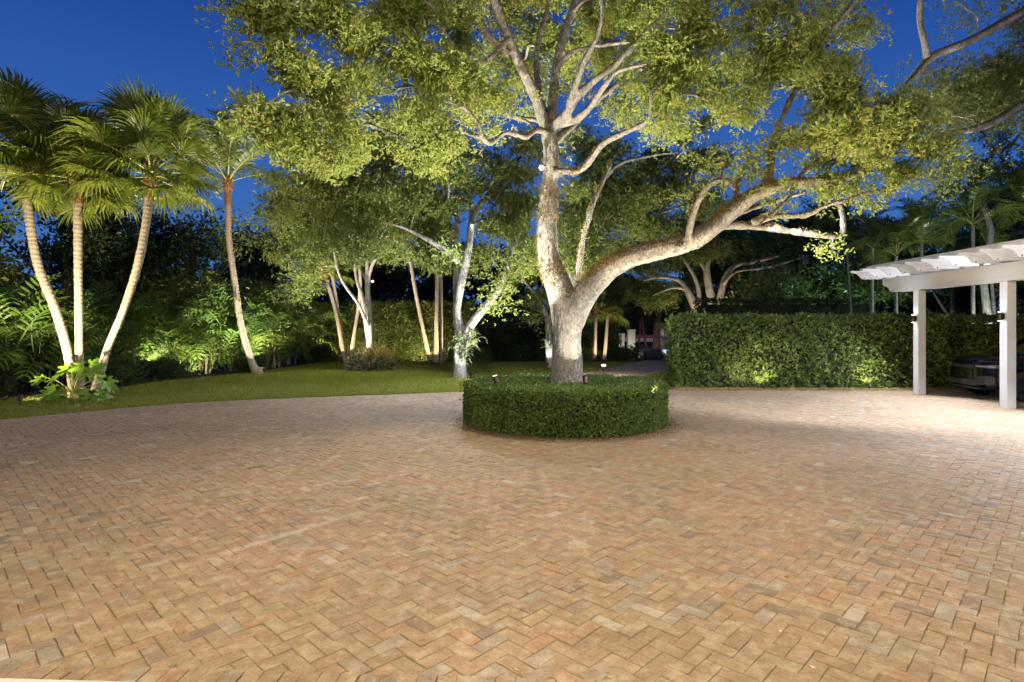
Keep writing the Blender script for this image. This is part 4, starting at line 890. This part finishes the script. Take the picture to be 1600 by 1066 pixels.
# low shrubs along the back hedge
for i, (px, dd, lab) in enumerate([(500, 31, 'low shrub at the left end of the boundary hedge'), (740, 32, 'low shrub behind the second oak'), (800, 32, 'low shrub behind the left part of the ring hedge'), (905, 31.5, 'low shrub beside the small palms'), (968, 32.4, 'low shrub against the grey gate pillar')]):
    c = W(px, 560, dd); t = thing('low_shrub', lab, 'shrub', (c[0], c[1], 0), 'low shrubs under the boundary hedge')
    P, AX, S = blob_points([(c[0], c[1], .4, .9, .5, .4, 1)], 900, .2, 8); P[:, 2] = np.maximum(P[:, 2], .02)
    V, F, rn = rosettes(P, AX, 4, .14, .06); put('foliage', V, F, MIDL if i % 2 else DARK, t, rnd=rn, kind='stuff')

# big-leaved philodendron round the palm trio
def philo_leaf():
    out = []; n = 54
    for i in range(n):
        u = i/n*2*math.pi; r_ = .21*(1+.30*math.cos(u)-.10*math.cos(2*u))*(1+.30*math.cos(u*9)*(1 if abs(u-math.pi) > .35 else 0))
        if abs(u-math.pi) < .2: r_ *= .35
        out.append((r_*math.cos(u)+.10, r_*math.sin(u)*1.0))
    V = [(.04, 0, 0)]+[(x*.5+.02, y*.5, abs(y)*.16) for x, y in out]+[(x, y, abs(y)*.3-.35*max(0, x)**2-.25*y*y*2) for x, y in out]
    F = [(0, 1+i, 1+(i+1) % n) for i in range(n)]+[(1+i, 1+n+i, 1+n+(i+1) % n, 1+(i+1) % n) for i in range(n)]
    m = npmesh('leaf', V, F, BIGLEAF, np.full(len(F), .5), smooth=True); return m
PL = philo_leaf(); d = 14.9
ph = thing('philodendron', 'bright lit plant with big lobed leaves at the foot of the palm trio', 'plant', (G(120, 622)[0], 15.1, 0)); pb = np.array([G(120, 622)[0], 15.0, .12])
for i, (px, py, dd, sc_) in enumerate([(72, 590, 15, .9), (84, 612, 14.7, .9), (75, 617, 14.9, .7), (104, 583, 15.0, 1.25), (92, 603, 14.7, .9), (135, 566, 15.1, 1.4), (150, 578, 15.2, 1.1), (162, 590, 15.0, 1.05), (142, 610, 14.6, 1.2), (158, 612, 14.7, .95), (112, 572, 15.3, .9), (166, 602, 15.2, .8), (122, 580, 15.4, .8), (98, 618, 14.5, .7)]):
    p = W(px, py, dd); v = p-pb; midp = pb+v*.5+np.array([0, 0, .10])
    m = MB(); m.tube(smoothpath([pb, midp, p], 4), np.linspace(.018, .009, 9), 6); m.put('leaf_stalk', STALK, ph, smooth=True)
    yaw = math.atan2(v[1]-.3, v[0]); o = link('leaf', PL, ph, p-np.array(ph.location), (R(rng.uniform(-25, 25)), R(rng.uniform(25, 60)), yaw)); o.scale = (sc_*1.0,)*3
m = MB(); m.tube([pb-(0, 0, .15), pb+(0, 0, .12)], [.13, .09], 8); m.put('stem', STALK, ph)

# mounded bed below the multi-stemmed tree
bx = thing('bromeliad_mound', 'round mound of dark and cream striped leaves at the foot of the pale multi-stemmed tree', 'plant bed', (-6.25, 25.6, 0))
n = 3400; u = unit(rng.normal(size=(n, 3))); u[:, 2] = np.abs(u[:, 2]); P = np.array([-6.25, 25.6, 0])+u*np.array([1.0, .9, .62])*rng.uniform(.75, 1, (n, 1))
V, F = leaves(P, u+rng.normal(size=(n, 3))*.5-np.array([0, 0, .15]), .26, .075); put('foliage', V, F, CROTON, bx, rnd=rng.uniform(size=n), kind='stuff')
n = 500; P = np.array([-6.0, 25.6, .55])+rng.normal(size=(n, 3))*[.28, .2, .12]; V, F = leaves(P, rng.normal(size=(n, 3))*.5+[0, 0, 1], .32, .07); put('tall_leaves', V, F, FERN, bx, rnd=rng.uniform(.3, 1, n), kind='stuff')
# bromeliads on trunks
def strap(seed):
    n = 6; t = np.linspace(0, 1, n); x = t*.34; z = .20*np.sin(t*2.6)-.05*t; w_ = .022*np.sin(np.clip(t*.9+.12, 0, 1)*math.pi)**.5; w_[-1] = .002
    V = []; F = []
    for i in range(n): V += [(x[i], -w_[i], z[i]+.008), (x[i], 0, z[i]), (x[i], w_[i], z[i]+.008)]
    for i in range(n-1): b = i*3; F += [(b, b+1, b+4, b+3), (b+1, b+2, b+5, b+4)]
    return npmesh('leaf', V, F, BROM, np.full(len(F), .3+.15*seed), smooth=True)
STR = [strap(i) for i in range(4)]
def bromeliad(label, c, outv, n, s_=1., group=None):
    t = thing('bromeliad', label, 'bromeliad', c, group); ov = math.atan2(outv[1], outv[0])
    m = MB(); m.tube([(c[0], c[1], c[2]-.06), (c[0], c[1], c[2]+.08)], [.05*s_, .03*s_], 7); m.put('rosette_base', STALK, t)
    for i in range(n):
        o = link('leaf', STR[i % 4], t, (rng.normal()*.05*s_, rng.normal()*.05*s_, rng.normal()*.08*s_), (0, -R(rng.uniform(-30, 75)), ov+rng.uniform(-1.7, 1.7))); o.scale = (s_*rng.uniform(.7, 1.25),)*3
for k, (px, py, dd, ox, lab) in enumerate([(716, 541, 21.0, -.5, 'spiky bromeliad on the left of the second oak fork'), (728, 548, 20.9, .5, 'spiky bromeliad in front of the second oak fork'), (738, 536, 21.0, .8, 'spiky bromeliad on the right stem of the second oak'), (724, 562, 20.9, .1, 'lowest spiky bromeliad on the second oak trunk'), (858, 522, 26.8, -.2, 'spiky bromeliad on the slim white tree'), (856, 545, 26.8, -.8, 'lower spiky bromeliad on the slim white tree'), (917, 540, 26.9, .8, 'spiky plant just right of the big oak trunk')]):
    if k == 6: continue
    bromeliad(lab, W(px, py, dd), (ox, -1), 20, 1.15, 'bromeliads on the trunks')

# ================================================================== WALL, GATE, STREET
def wallbox(name, label, cat, c, size, mat, cap=None):
    t = thing(name, label, cat, (c[0], c[1], 0)); m = MB(); m.box((c[0], c[1], size[2]/2), size, bev=.01); m.put('wall_body', mat, t)
    m = MB(); m.box((c[0], c[1], size[2]+.035), (size[0]+.06, size[1]+.06, .07), bev=.01); m.put('coping', mat, t); return t
wallbox('garden_wall', 'ochre rendered garden wall glimpsed low behind the boundary hedge', 'wall', (-4.2, 34.7, 0), (17.5, .22, 1.35), WALLM)
wallbox('garden_wall', 'short pale wall joining the left side of the gate pillar', 'wall', (6.0, 34.85, 0), (1.6, .2, 1.5), PILLARM)
gp = thing('gate_pillar', 'pale grey square pillar on the left of the driveway gate', 'pillar', (7.1, 34.3, 0))
m = MB(); m.box((7.1, 34.3, .87), (.42, .42, 1.74), bev=.015); m.put('shaft', PILLARM, gp); m = MB(); m.box((7.1, 34.3, 1.77), (.48, .48, .06), bev=.01); m.put('cap', PILLARM, gp)
gb = thing('gate_motor', 'small dark gate motor box at the foot of the pillar', 'gate motor', (7.62, 34.0, 0)); m = MB(); m.box((7.62, 34.0, .22), (.3, .3, .44), bev=.03); m.put('housing', GREYP, gb); m = MB(); m.tube([(7.62, 33.84, .2), (7.62, 33.8, .2)], [.06, .06], 10); m.put('knob', BLACKM, gb)
gt = thing('driveway_gate', 'black metal driveway gate with solid lower panel and thin pickets', 'gate', (9.6, 34.5, 0))
m = MB(); m.box((9.65, 34.5, .3), (4.6, .04, .50)); m.put('lower_panel', GATEM, gt)
for z in (.07, .58, 1.30): m = MB(); m.box((9.65, 34.5, z), (4.66, .06, .06)); m.put('rail', GATEM, gt)
for i in range(34):
    x = 7.42+i*.135; hh = 1.35+.35*max(0, (i-8)/26)+.25*(i > 16)
    m = MB(); m.tube([(x, 34.5, .58), (x, 34.5, hh), (x, 34.5, hh+.05)], [.010, .010, .002], 5); m.put('picket', GATEM, gt)
for x in (7.36, 9.7, 11.95): m = MB(); m.box((x, 34.5, .85), (.06, .065, 1.7)); m.put('post', GREYP, gt)
# trailer and red plant across the street
tr = thing('street_trailer', 'long low white trailer with two wheels beyond the gate, red traffic light trails painted on', 'trailer', (17.6, 62, 0))
m = MB(); m.box((17, 62, .78), (13, 2.2, .55), bev=.05); m.put('body', TRAILW, tr)
m = MB(); m.box((17, 60.88, 1.02), (13.02, .03, .18)); m.box((17, 62, 1.12), (13, 2.1, .10)); m.put('light_trail', REDTRAIL, tr)  # red traffic light trails, painted as a solid strip on the trailer
for x in (16.1, 17.75):
    m = MB(); m.tube([(x, 60.95, .36), (x, 60.75, .36)], [.36, .36], 22); wo = m.put('wheel', TYRE, tr)
    m = MB(); m.tube([(x, 60.74, .36), (x, 60.72, .36)], [.17, .15], 16); m.put('hub_cap', TRAILW, wo)
rp = thing('red_shrub', 'red leaved shrub just behind the gate under the trailer wheels', 'shrub', (10.75, 38.4, 0))
P, AX, S = blob_points([(10.75, 38.4, .55, .5, .35, .3, 1)], 500, .12, 8); V, F, rn = rosettes(P, AX, 4, .14, .07); put('foliage', V, F, REDLEAF, rp, rnd=rn, kind='stuff')
m = MB(); m.tube([(10.75, 38.4, 0), (10.75, 38.4, .6)], [.04, .03], 6); m.put('stem', BARKD, rp)
hedge_box('verge_hedge', 2, 40, 70, 71.5, 3.6, 7000, DARK, .34, .2, 'dark roadside hedge across the street behind the trailer', faces='ft')
t = thing('distant_treeline', 'dark continuous tree line closing the view beyond the gardens', 'trees', (0, 80, 0))
bl = [(x, 80+rng.uniform(-3, 3), rng.uniform(2.5, 5.5), 5.5, 2.5, rng.uniform(2.5, 4.5), 1) for x in np.arange(-80, 82, 5.)]
P, AX, S = blob_points(bl, 8000, .9, .12); P[:, 2] = np.maximum(P[:, 2], .1); V, F, rn = rosettes(P, AX, 4, 1.0, .55)
o = put('foliage', V, F, DARK, t, rnd=rn, kind='stuff'); t['kind'] = 'stuff'
hedge_box('boundary_hedge', -20.5, -19.3, 10, 34, 3.8, 9000, DARK, .17, .1, 'dark hedge closing the garden on the far left behind the areca clumps', faces='rtf', rough=.15)

# utility poles
up = thing('utility_pole', 'grey pole with a pale equipment box above the dark hedge', 'pole', (15.5, 31, 0))
m = MB(); m.tube([(15.5, 31, 0), (15.5, 31, 5.9)], [.11, .09], 10); m.put('shaft', POLEM, up)
m = MB(); m.box((15.78, 31, 5.55), (.3, .3, .5), bev=.02); m.put('equipment_box', GREYP, up)
m = MB(); m.box((15.62, 31, 5.65), (.2, .05, .05)); m.put('bracket', POLEM, up)
up = thing('utility_pole', 'thin slanting pole standing just left of the pergola roof tip', 'pole', (14.3, 24.0, 0))
m = MB(); m.tube([(14.3, 24, 0), (13.95, 24, 4.95)], [.055, .045], 8); m.put('shaft', POLEM, up); m = MB(); m.tube([(13.95, 24, 4.95), (13.95, 24, 5.0)], [.06, .03], 8); m.put('cap', POLEM, up)

# ================================================================== PERGOLA
pg = thing('pergola', 'white timber pergola with scroll-cut rafters over the parking bay', 'pergola', (11.3, 13, 0))
CX = 11.32; colY = [16.0, 13.15, 10.3, 7.45]
for cx_ in (CX, CX+5.2):
    for y in colY:
        m = MB(); m.box((cx_, y, 1.45), (.21, .21, 2.90), bev=.008); m.put('column', WHITE, pg)
def beam(x, wd=.06):
    z0, z1 = 2.90, 3.31; pr = [(6.5, z0), (16.9, z0), (17.0, z0+.03), (17.06, z0+.11), (17.14, z0+.17), (17.27, z0+.2), (17.33, z0+.27), (17.33, z1), (6.5, z1)]
    m = MB(); m.prism(pr, 'x', x-wd/2, x+wd/2); m.put('beam', WHITE, pg)
for x in (CX-.14, CX+.14, CX+5.06, CX+5.34): beam(x)
xt = 10.2; zb, zt = 3.312, 3.56
def scroll(xt, s_=1):
    return [(xt, zt), (xt, zt-.035), (xt+.05, zt-.06), (xt+.13, zt-.07), (xt+.21, zt-.10), (xt+.26, zt-.155), (xt+.30, zt-.205), (xt+.37, zb)]
RAF = MB(); pr = scroll(0)+[(7.1-.37, zb), (7.1-.3, zt-.205), (7.1-.2, zt-.1), (7.1, zt-.05), (7.1, zt)]
RAF.prism(pr, 'y', -.022, .022); rafme = RAF.mesh('rafter', WHITE)
BC = MB(); BC.tube([(0, -.024, 0), (0, -.034, 0)], [.016, .013], 8); bcme = BC.mesh('bolt_cap', BLACKM)
y = 17.35; k = 0
while y > 6.6:
    o = link('rafter', rafme, pg, (xt-11.3, y-13, 0)); b = link('bolt_cap', bcme, o, (.40, 0, zb+.03)); y -= .595
for x in np.arange(10.62, 17.1, .52):
    m = MB(); m.box((x, 12.1, 3.602), (.045, 10.9, .08)); m.put('purlin', WHITE, pg)
# flat roof sheet above the purlins
m = MB(); m.box((13.95, 12.05, 3.675), (6.5, 10.7, .05)); m.put('roof_sheet', WHITE, pg)
def sconce(x, y, lab, power):
    t = thing('wall_lamp', lab, 'lamp', (x, y, 2.08), 'up and down lamps on the pergola columns')
    m = MB(); m.tube([(x-.075, y, 2.0), (x-.075, y, 2.01), (x-.075, y, 2.19), (x-.075, y, 2.20)], [.045, .05, .05, .045], 16); m.put('housing', BRONZE, t)
    m = MB(); m.box((x-.012, y, 2.1), (.024, .09, .12)); m.put('wall_plate', BRONZE, t)
    for s_, z in ((1, 2.2), (-1, 2.0)):
        spot((x-.085, y, z+s_*.02), (x-.05, y, z+s_*2), 80 if s_ > 0 else 110, COOL, 100, .9, .02, t)
        m = MB(); m.tube([(x-.075, y, z+s_*.001), (x-.075, y, z+s_*.006)], [.038, .038], 14); m.put('lens', LENSC, t)
        spot((x-.085, y, z+s_*.02), (x-(.2 if s_ > 0 else 2.0), y, z+s_*2), power*(.22 if s_ > 0 else 1.5), COOL, 150, .9, .03, t)
for k, y in enumerate(colY):
    sconce(CX-.105, y, ['lit up and down lamp on the farther visible white column', 'lit up and down lamp on the nearer visible white column', 'column lamp just beyond the right edge of the photo', 'column lamp nearest to the house, beyond the right edge'][k], (185, 185, 340, 340)[k])

# ================================================================== CAR
def suv():
    t = thing('parked_suv', 'glossy black luxury suv parked nose out under the white pergola', 'car', (11.98, 15.28, 0))
    # half profile sections, car points along +x (front at x = 0), width along y
    st = [ # x, halfwidth, z_low, z_shoulder, z_top(hood/belt), corner
        (0.00, .50, .42, .80, .91), (-.04, .68, .31, .90, 1.0), (-.15, .82, .26, .97, 1.06), (-.36, .925, .25, 1.02, 1.10), (-.60, .975, .25, 1.03, 1.12), (-1.0, .99, .27, 1.06, 1.155), (-1.55, .995, .29, 1.09, 1.185),
        (-2.2, .995, .29, 1.10, 1.19), (-3.0, 1.0, .29, 1.11, 1.20), (-3.8, 1.0, .30, 1.12, 1.205), (-4.5, .97, .33, 1.12, 1.20), (-4.85, .90, .38, 1.10, 1.18), (-4.98, .75, .45, 1.02, 1.12)]
    V = []; n = 0
    for x, hw, z0, zs, zt_ in st:
        half = [(0, z0), (hw*.75, z0), (hw*.95, z0+.05), (hw*1.0, z0+.20), (hw*1.0, (z0+zs)/2+.05), (hw*.985, zs-.08), (hw*.93, zs+.0), (hw*.80, zt_-.02), (hw*.45, zt_), (0, zt_+.012)]
        ring = half+[(-a_, b) for a_, b in half[-2:0:-1]]; n = len(ring); V += [(x, p, q) for p, q in ring]
    F = []
    for i in range(len(st)-1):
        for k in range(n): a_ = i*n+k; b = i*n+(k+1) % n; F.append((a_, a_+n, b+n, b))
    F += [tuple(range(n)), tuple(range((len(st)-1)*n, len(st)*n))[::-1]]
    bm_ = npmesh('body', V, F, CARP); o = bpy.data.objects.new('b', bm_); COL.objects.link(o)
    ss = o.modifiers.new('s', 'SUBSURF'); ss.levels = 2
    cut = MB()
    for x in (-.92, -3.90):
        for s_ in (-1, 1): cut.tube([(x, s_*.62, .39), (x, s_*1.2, .39)], [.455, .455], 32)
    co_ = bpy.data.objects.new('c', cut.mesh('c', DARKPL)); COL.objects.link(co_)
    bo = o.modifiers.new('b', 'BOOLEAN'); bo.object = co_; bo.operation = 'DIFFERENCE'; bo.solver = 'EXACT'
    dg = bpy.context.evaluated_depsgraph_get(); me = bpy.data.meshes.new_from_object(o.evaluated_get(dg)); bpy.data.objects.remove(o); bpy.data.objects.remove(co_)
    me.name = 'body'; me.polygons.foreach_set('use_smooth', np.ones(len(me.polygons), bool)); 
    ra = (0, 0, YAW)
    def L(name, me_, par=None, loc=(0, 0, 0)): return link(name, me_, par or t, loc)
    t.rotation_euler = ra; body = L('body', me)
    # greenhouse
    g = [(-1.42, .86, 1.16), (-2.15, .74, 1.66), (-2.6, .71, 1.74), (-3.4, .70, 1.76), (-4.2, .68, 1.70), (-4.85, .78, 1.16)]
    V = []; 
    for x, hw, z in g: V += [(x, -hw, z), (x, hw, z)]
    lowv = [(-1.42, .88), (-2.15, .92), (-2.6, .93), (-3.4, .93), (-4.2, .92), (-4.88, .86)]
    V2 = []
    for (x, hw, z), (xl, hl) in zip(g, lowv): V2 += [(xl, -hl, 1.14), (xl, hl, 1.14)]
    k = len(V); VV = V+V2; F = []
    for i in range(5):
        a_ = 2*i; F.append((a_, a_+2, a_+3, a_+1)); F.append((k+a_, k+a_+2, a_+2, a_)); F.append((a_+1, a_+3, k+a_+3, k+a_+1))
    L('glasshouse', npmesh('glasshouse', VV, F, CARG))
    m = MB(); 
    V = []; 
    rr = [(-2.08, .73, 1.665), (-2.6, .73, 1.755), (-3.4, .72, 1.775), (-4.3, .70, 1.71)]
    for x, hw, z in rr: V += [(x, -hw, z-.03), (x, -hw*.9, z+.02), (x, hw*.9, z+.02), (x, hw, z-.03)]
    F = [(i*4+j, (i+1)*4+j, (i+1)*4+j+1, i*4+j+1) for i in range(3) for j in range(3)]
    m.add(V, F); L('roof', m.mesh('roof', CARP, True))
    for s_ in (-1, 1):
        m = MB(); m.tube([(-1.38, s_*.885, 1.15), (-2.1, s_*.76, 1.67)], [.035, .03], 6); L('pillar', m.mesh('pillar', CARP))
        m = MB(); m.tube([(-2.95, s_*.94, 1.15), (-2.9, s_*.72, 1.74)], [.04, .03], 6); L('pillar', m.mesh('pillar', DARKPL))
        m = MB(); m.box((-1.72, s_*1.05, 1.20), (.14, .22, .15), bev=.035); L('side_mirror', m.mesh('side_mirror', CARP))
        # headlight strip wrapping the corner
        m = MB(); m.prism([(.01, s_*.50), (-.03, s_*.70), (-.10, s_*.83), (-.22, s_*.915), (-.42, s_*.965), (-.42, s_*.95), (-.2, s_*.84), (-.06, s_*.66), (-.01, s_*.5)][::s_], 'z', .83, .905); hl = L('headlight', m.mesh('headlight', CHROME))
        m = MB(); m.prism([(.02, s_*.53), (-.02, s_*.70), (-.09, s_*.835), (-.21, s_*.925), (-.2, s_*.9), (-.06, s_*.7), (0, s_*.53)][::s_], 'z', .855, .875); L('light_bar', m.mesh('light_bar', TRAILW), hl)
        m = MB(); m.prism([(.03, s_*.60), (-.05, s_*.78), (-.16, s_*.885), (-.14, s_*.84), (-.03, s_*.7), (0, s_*.6)][::s_], 'z', .40, .62); L('side_vent', m.mesh('side_vent', DARKPL))
        m = MB(); m.box((-.02, s_*.66, .42), (.08, .30, .03)); L('vent_blade', m.mesh('vent_blade', CHROME))
        for x in (-.92, -3.90):
            m = MB(); m.tube([(x, s_*.74, .385), (x, s_*.77, .385), (x, s_*.95, .385), (x, s_*.975, .385)], [.36, .385, .385, .355], 36); wo = L('wheel', m.mesh('wheel', TYRE))
            m = MB(); m.tube([(x, s_*.955, .385), (x, s_*.98, .385)], [.285, .28], 30)
            L('rim', m.mesh('rim', DARKPL), wo); m = MB()
            for q in range(10):
                a_ = q*math.pi/5; c_, s2 = math.cos(a_), math.sin(a_); m.tube([(x+.05*c_, s_*.985, .385+.05*s2), (x+.28*c_, s_*.985, .385+.28*s2)], [.022, .016], 5)
            m.tube([(x, s_*.98, .385), (x, s_*.995, .385)], [.06, .05], 12); L('spokes', m.mesh('spokes', RIM), wo)
    m = MB(); m.prism([(.022, -.48), (.035, 0), (.022, .48), (-.03, .48), (-.03, -.48)], 'z', .795, .885); gr = L('grille', m.mesh('grille', DARKPL))
    m = MB(); m.prism([(.03, -.46), (.043, 0), (.03, .46), (-.02, .46), (-.02, -.46)], 'z', .832, .845); L('grille_bar', m.mesh('grille_bar', CHROME), gr)
    m = MB(); m.prism([(.03, -.62), (.05, 0), (.03, .62), (-.1, .62), (-.1, -.62)], 'z', .36, .50); L('lower_intake', m.mesh('lower_intake', DARKPL))
    m = MB(); m.prism([(.05, -.70), (.075, 0), (.05, .70), (-.1, .72), (-.1, -.72)], 'z', .285, .325); L('skid_bar', m.mesh('skid_bar', RIM))
    m = MB(); m.box((.045, 0, .62), (.012, .07, .05)); L('front_badge', m.mesh('front_badge', CHROME))
YAW = math.pi-R(9)
suv()

# ================================================================== LIGHTS OF THE PLACE AND ADDED LAMPS
T = np.array([1.05, D0, 0.])
uplight((-.30, 10.35), (-1.6, 10.6, 6), 1250, 'spotlight standing in the left of the ring hedge, lens glinting', NEUT, 120, .93)
uplight((1.34, 10.55), (1.0, 11.6, 4.6), 45, 'dark spotlight standing in the ring hedge in front of the oak trunk', NEUT, 105, .90)
uplight((2.45, 10.1), (5.2, 9.2, 5.6), 1000, 'added spotlight low in the right of the ring hedge aimed along the big limb', WARM, 125, .67, lensmat=LENSD)  # extra lamp, added to brighten the right of the crown
uplight((2.3, 12.6), (3.6, 12.2, 7), 700, 'added spotlight behind the oak trunk inside the ring hedge', NEUT, 125, .74, lensmat=LENSD)  # unseen lamp, added to light the crown from behind
uplight((0.2, 12.7), (-1.5, 12.2, 7), 600, 'added spotlight at the back left inside the ring hedge', WARM, 125, .74, lensmat=LENSD)  # another added lamp, lifts the back left of the crown
uplight((3.6, 22.6), (3.0, 20.0, 7), 700, 'bright glaring ground spotlight on the lawn right of the oak trunk', NEUT, 130, .33, 90, size=1.8, lensmat=LENSC)
uplight((-1.42, 20.3), (-2.0, 21.3, 4), 330, 'bright glaring ground spotlight beside the second oak trunk', COOL, 130, .22, 45, size=1.7, lensmat=LENSC)
uplight((-7.7, 25.3), (-6.6, 26.7, 5.5), 850, 'spotlight just left of the mounded bromeliad bed', NEUT, 110, .3)
uplight((-11.6, 13.6), (-12.3, 16.2, 6.2), 1000, 'spotlight among the lobed leaves at the palm trio', WARM, 110, .2)
uplight((-9.6, 22.3), (-10.9, 23.8, 7), 700, 'small spotlight on the lawn just right of the curved palm', NEUT, 110, .25, 3)
uplight((-11.5, 21.2), (-13.2, 23.5, 3.2), 150, 'spotlight at the bed edge lighting the areca fronds', WARM, 120, .25)
uplight((-15.0, 13.4), (-16.5, 16.5, 3.2), 45, 'spotlight at the far left edge of the bed', COOL, 110, .3)
uplight((-8.4, 28.4), (-9, 29.8, 5), 200, 'spotlight at the foot of the left leaning thin palms', WARM, 110, .25)
uplight((-4.0, 28.4), (-4.2, 30.2, 4), 260, 'spotlight at the foot of the paired upright palms', WARM, 110, .25)
uplight((1.6, 26.1), (1.8, 27.4, 3), 60, 'spotlight at the foot of the slim white tree', COOL, 110, .25)
uplight((4.8, 29.2), (4.8, 31, 3), 60, 'spotlight at the foot of the small palms near the gate', WARM, 110, .25)
uplight((6.83, 17.15), (7.1, 17.9, 1.5), 20, 'small glowing ground spotlight in front of the tall hedge', WARM, 125, .16, 1.5)
uplight((7.5, 17.22), (7.6, 17.9, 1.2), 32, 'ground spotlight tucked into the tall hedge base', WARM, 125, .14)
uplight((11.0-.3, 17.25), (10.9, 17.9, 1.2), 32, 'ground spotlight at the hedge base left of the farther column', WARM, 125, .14)
uplight((9.2, 34.2), (9.9, 35.2, 3), 30, 'spotlight at the foot of the stubby tree by the gate', COOL, 110, .2)
uplight((10.6, 44.4), (11.8, 46, 3), 10, 'orange spotlight under the tree beyond the gate', (1, .5, .2), 130, .3)
uplight((10.0, 28.6), (10.6, 31, 5), 260, 'spotlight under the crooked limbs right of the gate', WARM, 120, .3)
uplight((17.0, 19.6), (17.5, 23, 5), 170, 'spotlight behind the tall hedge aimed up at the feather palms', (.85, 1, .9), 130, .5)
uplight((14.5, 26.0), (15.5, 29, 3.5), 150, 'greenish spotlight behind the dark hedge', (.55, 1, .85), 130, .3)
# lamps strapped high in the trees
def treelamp(p, tgt, lab, watts, col, glow=2, angle=110):
    p = np.asarray(p, float); t = thing('tree_lamp', lab, 'lamp', p, 'small lamps fixed high in the trees'); dd = unit(np.asarray(tgt, float)-p)
    m = MB(); m.tube([p-dd*.12, p-dd*.02, p], [.035, .05, .055], 12); m.put('housing', BRONZE, t); m = MB(); m.tube([p+dd*.001, p+dd*.008], [.045, .045], 12); m.put('lens', LENSW, t)
    m = MB(); m.tube([p-dd*.1, p-dd*.12+np.array([.10, .1, .02])], [.012, .012], 5); m.put('strap', BLACKM, t)
    if watts: spot(p+dd*.03, tgt, watts, col, angle, .7, .05, t)
    if glow: point(p+dd*.08, glow, col, .03, t)
treelamp(W(846, 262, 11.1), (0.2, 5.0, 0), 'small lamp shining down from the big oak leader', 260, (1, .80, .48), 1.5, 120)
treelamp(W(738, 353, 21.0), (-3.6, 16.2, 0), 'small bright lamp high in the second oak', 800, COOL, 2)
treelamp(W(582, 440, 26.2), (-6.5, 21.5, 0), 'small lamp on the pale multi-stemmed tree', 420, NEUT, 1)
treelamp(W(1205, 352, 10.4), (9.5, 17.0, 0.4), 'added lamp under the long low limb of the big oak, lighting the hedge', 460, COOL, 0, 125)  # added lamp, spreads light over the tall hedge and the court
treelamp(W(868, 330, 11.72), (1.5, 19, 0), 'added lamp hidden behind the big oak leader', 300, COOL, 0, 120)  # added lamp kept out of sight, lights the ground behind the oak
# house eave lamps behind the photographer
def eavelamp(p, tgt, lab, watts, col, angle=140):
    p = np.asarray(p, float); t = thing('eave_lamp', lab, 'lamp', p, 'lamps on the house eave behind the viewer'); dd = unit(np.asarray(tgt, float)-p)
    m = MB(); m.tube([p-dd*.2, p-dd*.02, p], [.05, .08, .09], 14); m.put('housing', BRONZE, t); m = MB(); m.tube([p+dd*.001, p+dd*.01], [.08, .08], 14); m.put('lens', LENSW, t)
    spot(p+dd*.05, tgt, watts, col, angle, .8, .12, t)
eavelamp((-4, -1.6, 4.6), (-2, 8, 3.2), 'eave lamp of the house behind the viewer, left', 620, (1, .80, .43), 150)
eavelamp((4, -1.6, 4.6), (3, 9, 3.2), 'eave lamp of the house behind the viewer, right', 640, (1, .80, .43), 150)
eavelamp((0, .6, 2.9), (0, 2.6, 0), 'porch lamp over the pale step', 60, (1, .93, .8), 120)

uplight((-13.0, 20.9), (-15, 23.4, 5.5), 420, 'added spotlight in the left bed aimed at the tree crowns', WARM, 120, .6)  # added lamp, brightens the trees of the left background
uplight((-11.0, 25.0), (-12, 27, 4), 160, 'added spotlight in the bed aimed at the bushy tree right of the curved palm', WARM, 120, .6)  # added lamp, brightens the bushy tree behind the bed
uplight((-5.0, 31.4), (-5.2, 33, 1.6), 130, 'spotlight washing the boundary hedge between the thin palms', WARM, 140, .3)
uplight((-8.0, 31.4), (-8.2, 33, 1.6), 110, 'spotlight washing the left part of the boundary hedge', WARM, 140, .3)
uplight((0.6, 19.6), (-.6, 20.5, 6), 1100, 'added spotlight on the lawn between the two oaks', NEUT, 120, .25)  # added lamp, gives the second oak's crown more light

uplight((-12.6, 14.35), (-12.1, 15.1, .7), 60, 'second small lamp added under the lobed leaves to brighten them', WARM, 130, .12)  # second lamp put in to brighten the plant
uplight((6.5, 33.2), (7.1, 34.3, 1.2), 22, 'small spotlight facing the grey gate pillar', NEUT, 110, .2)
st = thing('added_pole_lamp', 'added pole lamp beyond the gate, hidden behind the tall hedge', 'lamp', (19, 47, 0))  # lamp added out of view to light the trailer and road
m = MB(); m.tube([(19, 47, 0), (19, 47, 6.6), (18.6, 47, 7.0), (17.8, 47, 7.1)], [.09, .07, .05, .04], 8); m.put('pole', POLEM, st)
m = MB(); m.box((17.5, 47, 7.08), (.6, .22, .1), bev=.02); m.put('lamp_head', GREYP, st)
spot((17.5, 47, 6.98), (15, 55, 0), 500, (1, .86, .7), 150, .6, .15, st)
# grass creeping over the edge of the paving
E = np.vstack([lawn_edge, path_r[:4]]); k_ = rng.integers(0, len(lawn_edge)-1, 15000); f_ = rng.uniform(size=(15000, 1))
P = lawn_edge[k_]*(1-f_)+lawn_edge[k_+1]*f_; P = P+rng.normal(size=P.shape)*.09*np.array([[noise.noise((p[0]*1.3, p[1]*1.3, 0))+.8] for p in P.tolist()])
n = len(P); th = rng.uniform(0, 6.283, n); V = np.zeros((n, 3, 3)); o_ = np.stack([np.cos(th), np.sin(th)], 1)*.010
V[:, 0, :2] = P-o_; V[:, 1, :2] = P+o_; V[:, 2, :2] = P+rng.normal(size=(n, 2))*.03; V[:, :2, 2] = -.01; V[:, 2, 2] = rng.uniform(.02, .06, n)
put('edge_grass', V.reshape(-1, 3), np.arange(n*3).reshape(n, 3), GRASS, rnd=rng.uniform(size=n), kind='stuff')
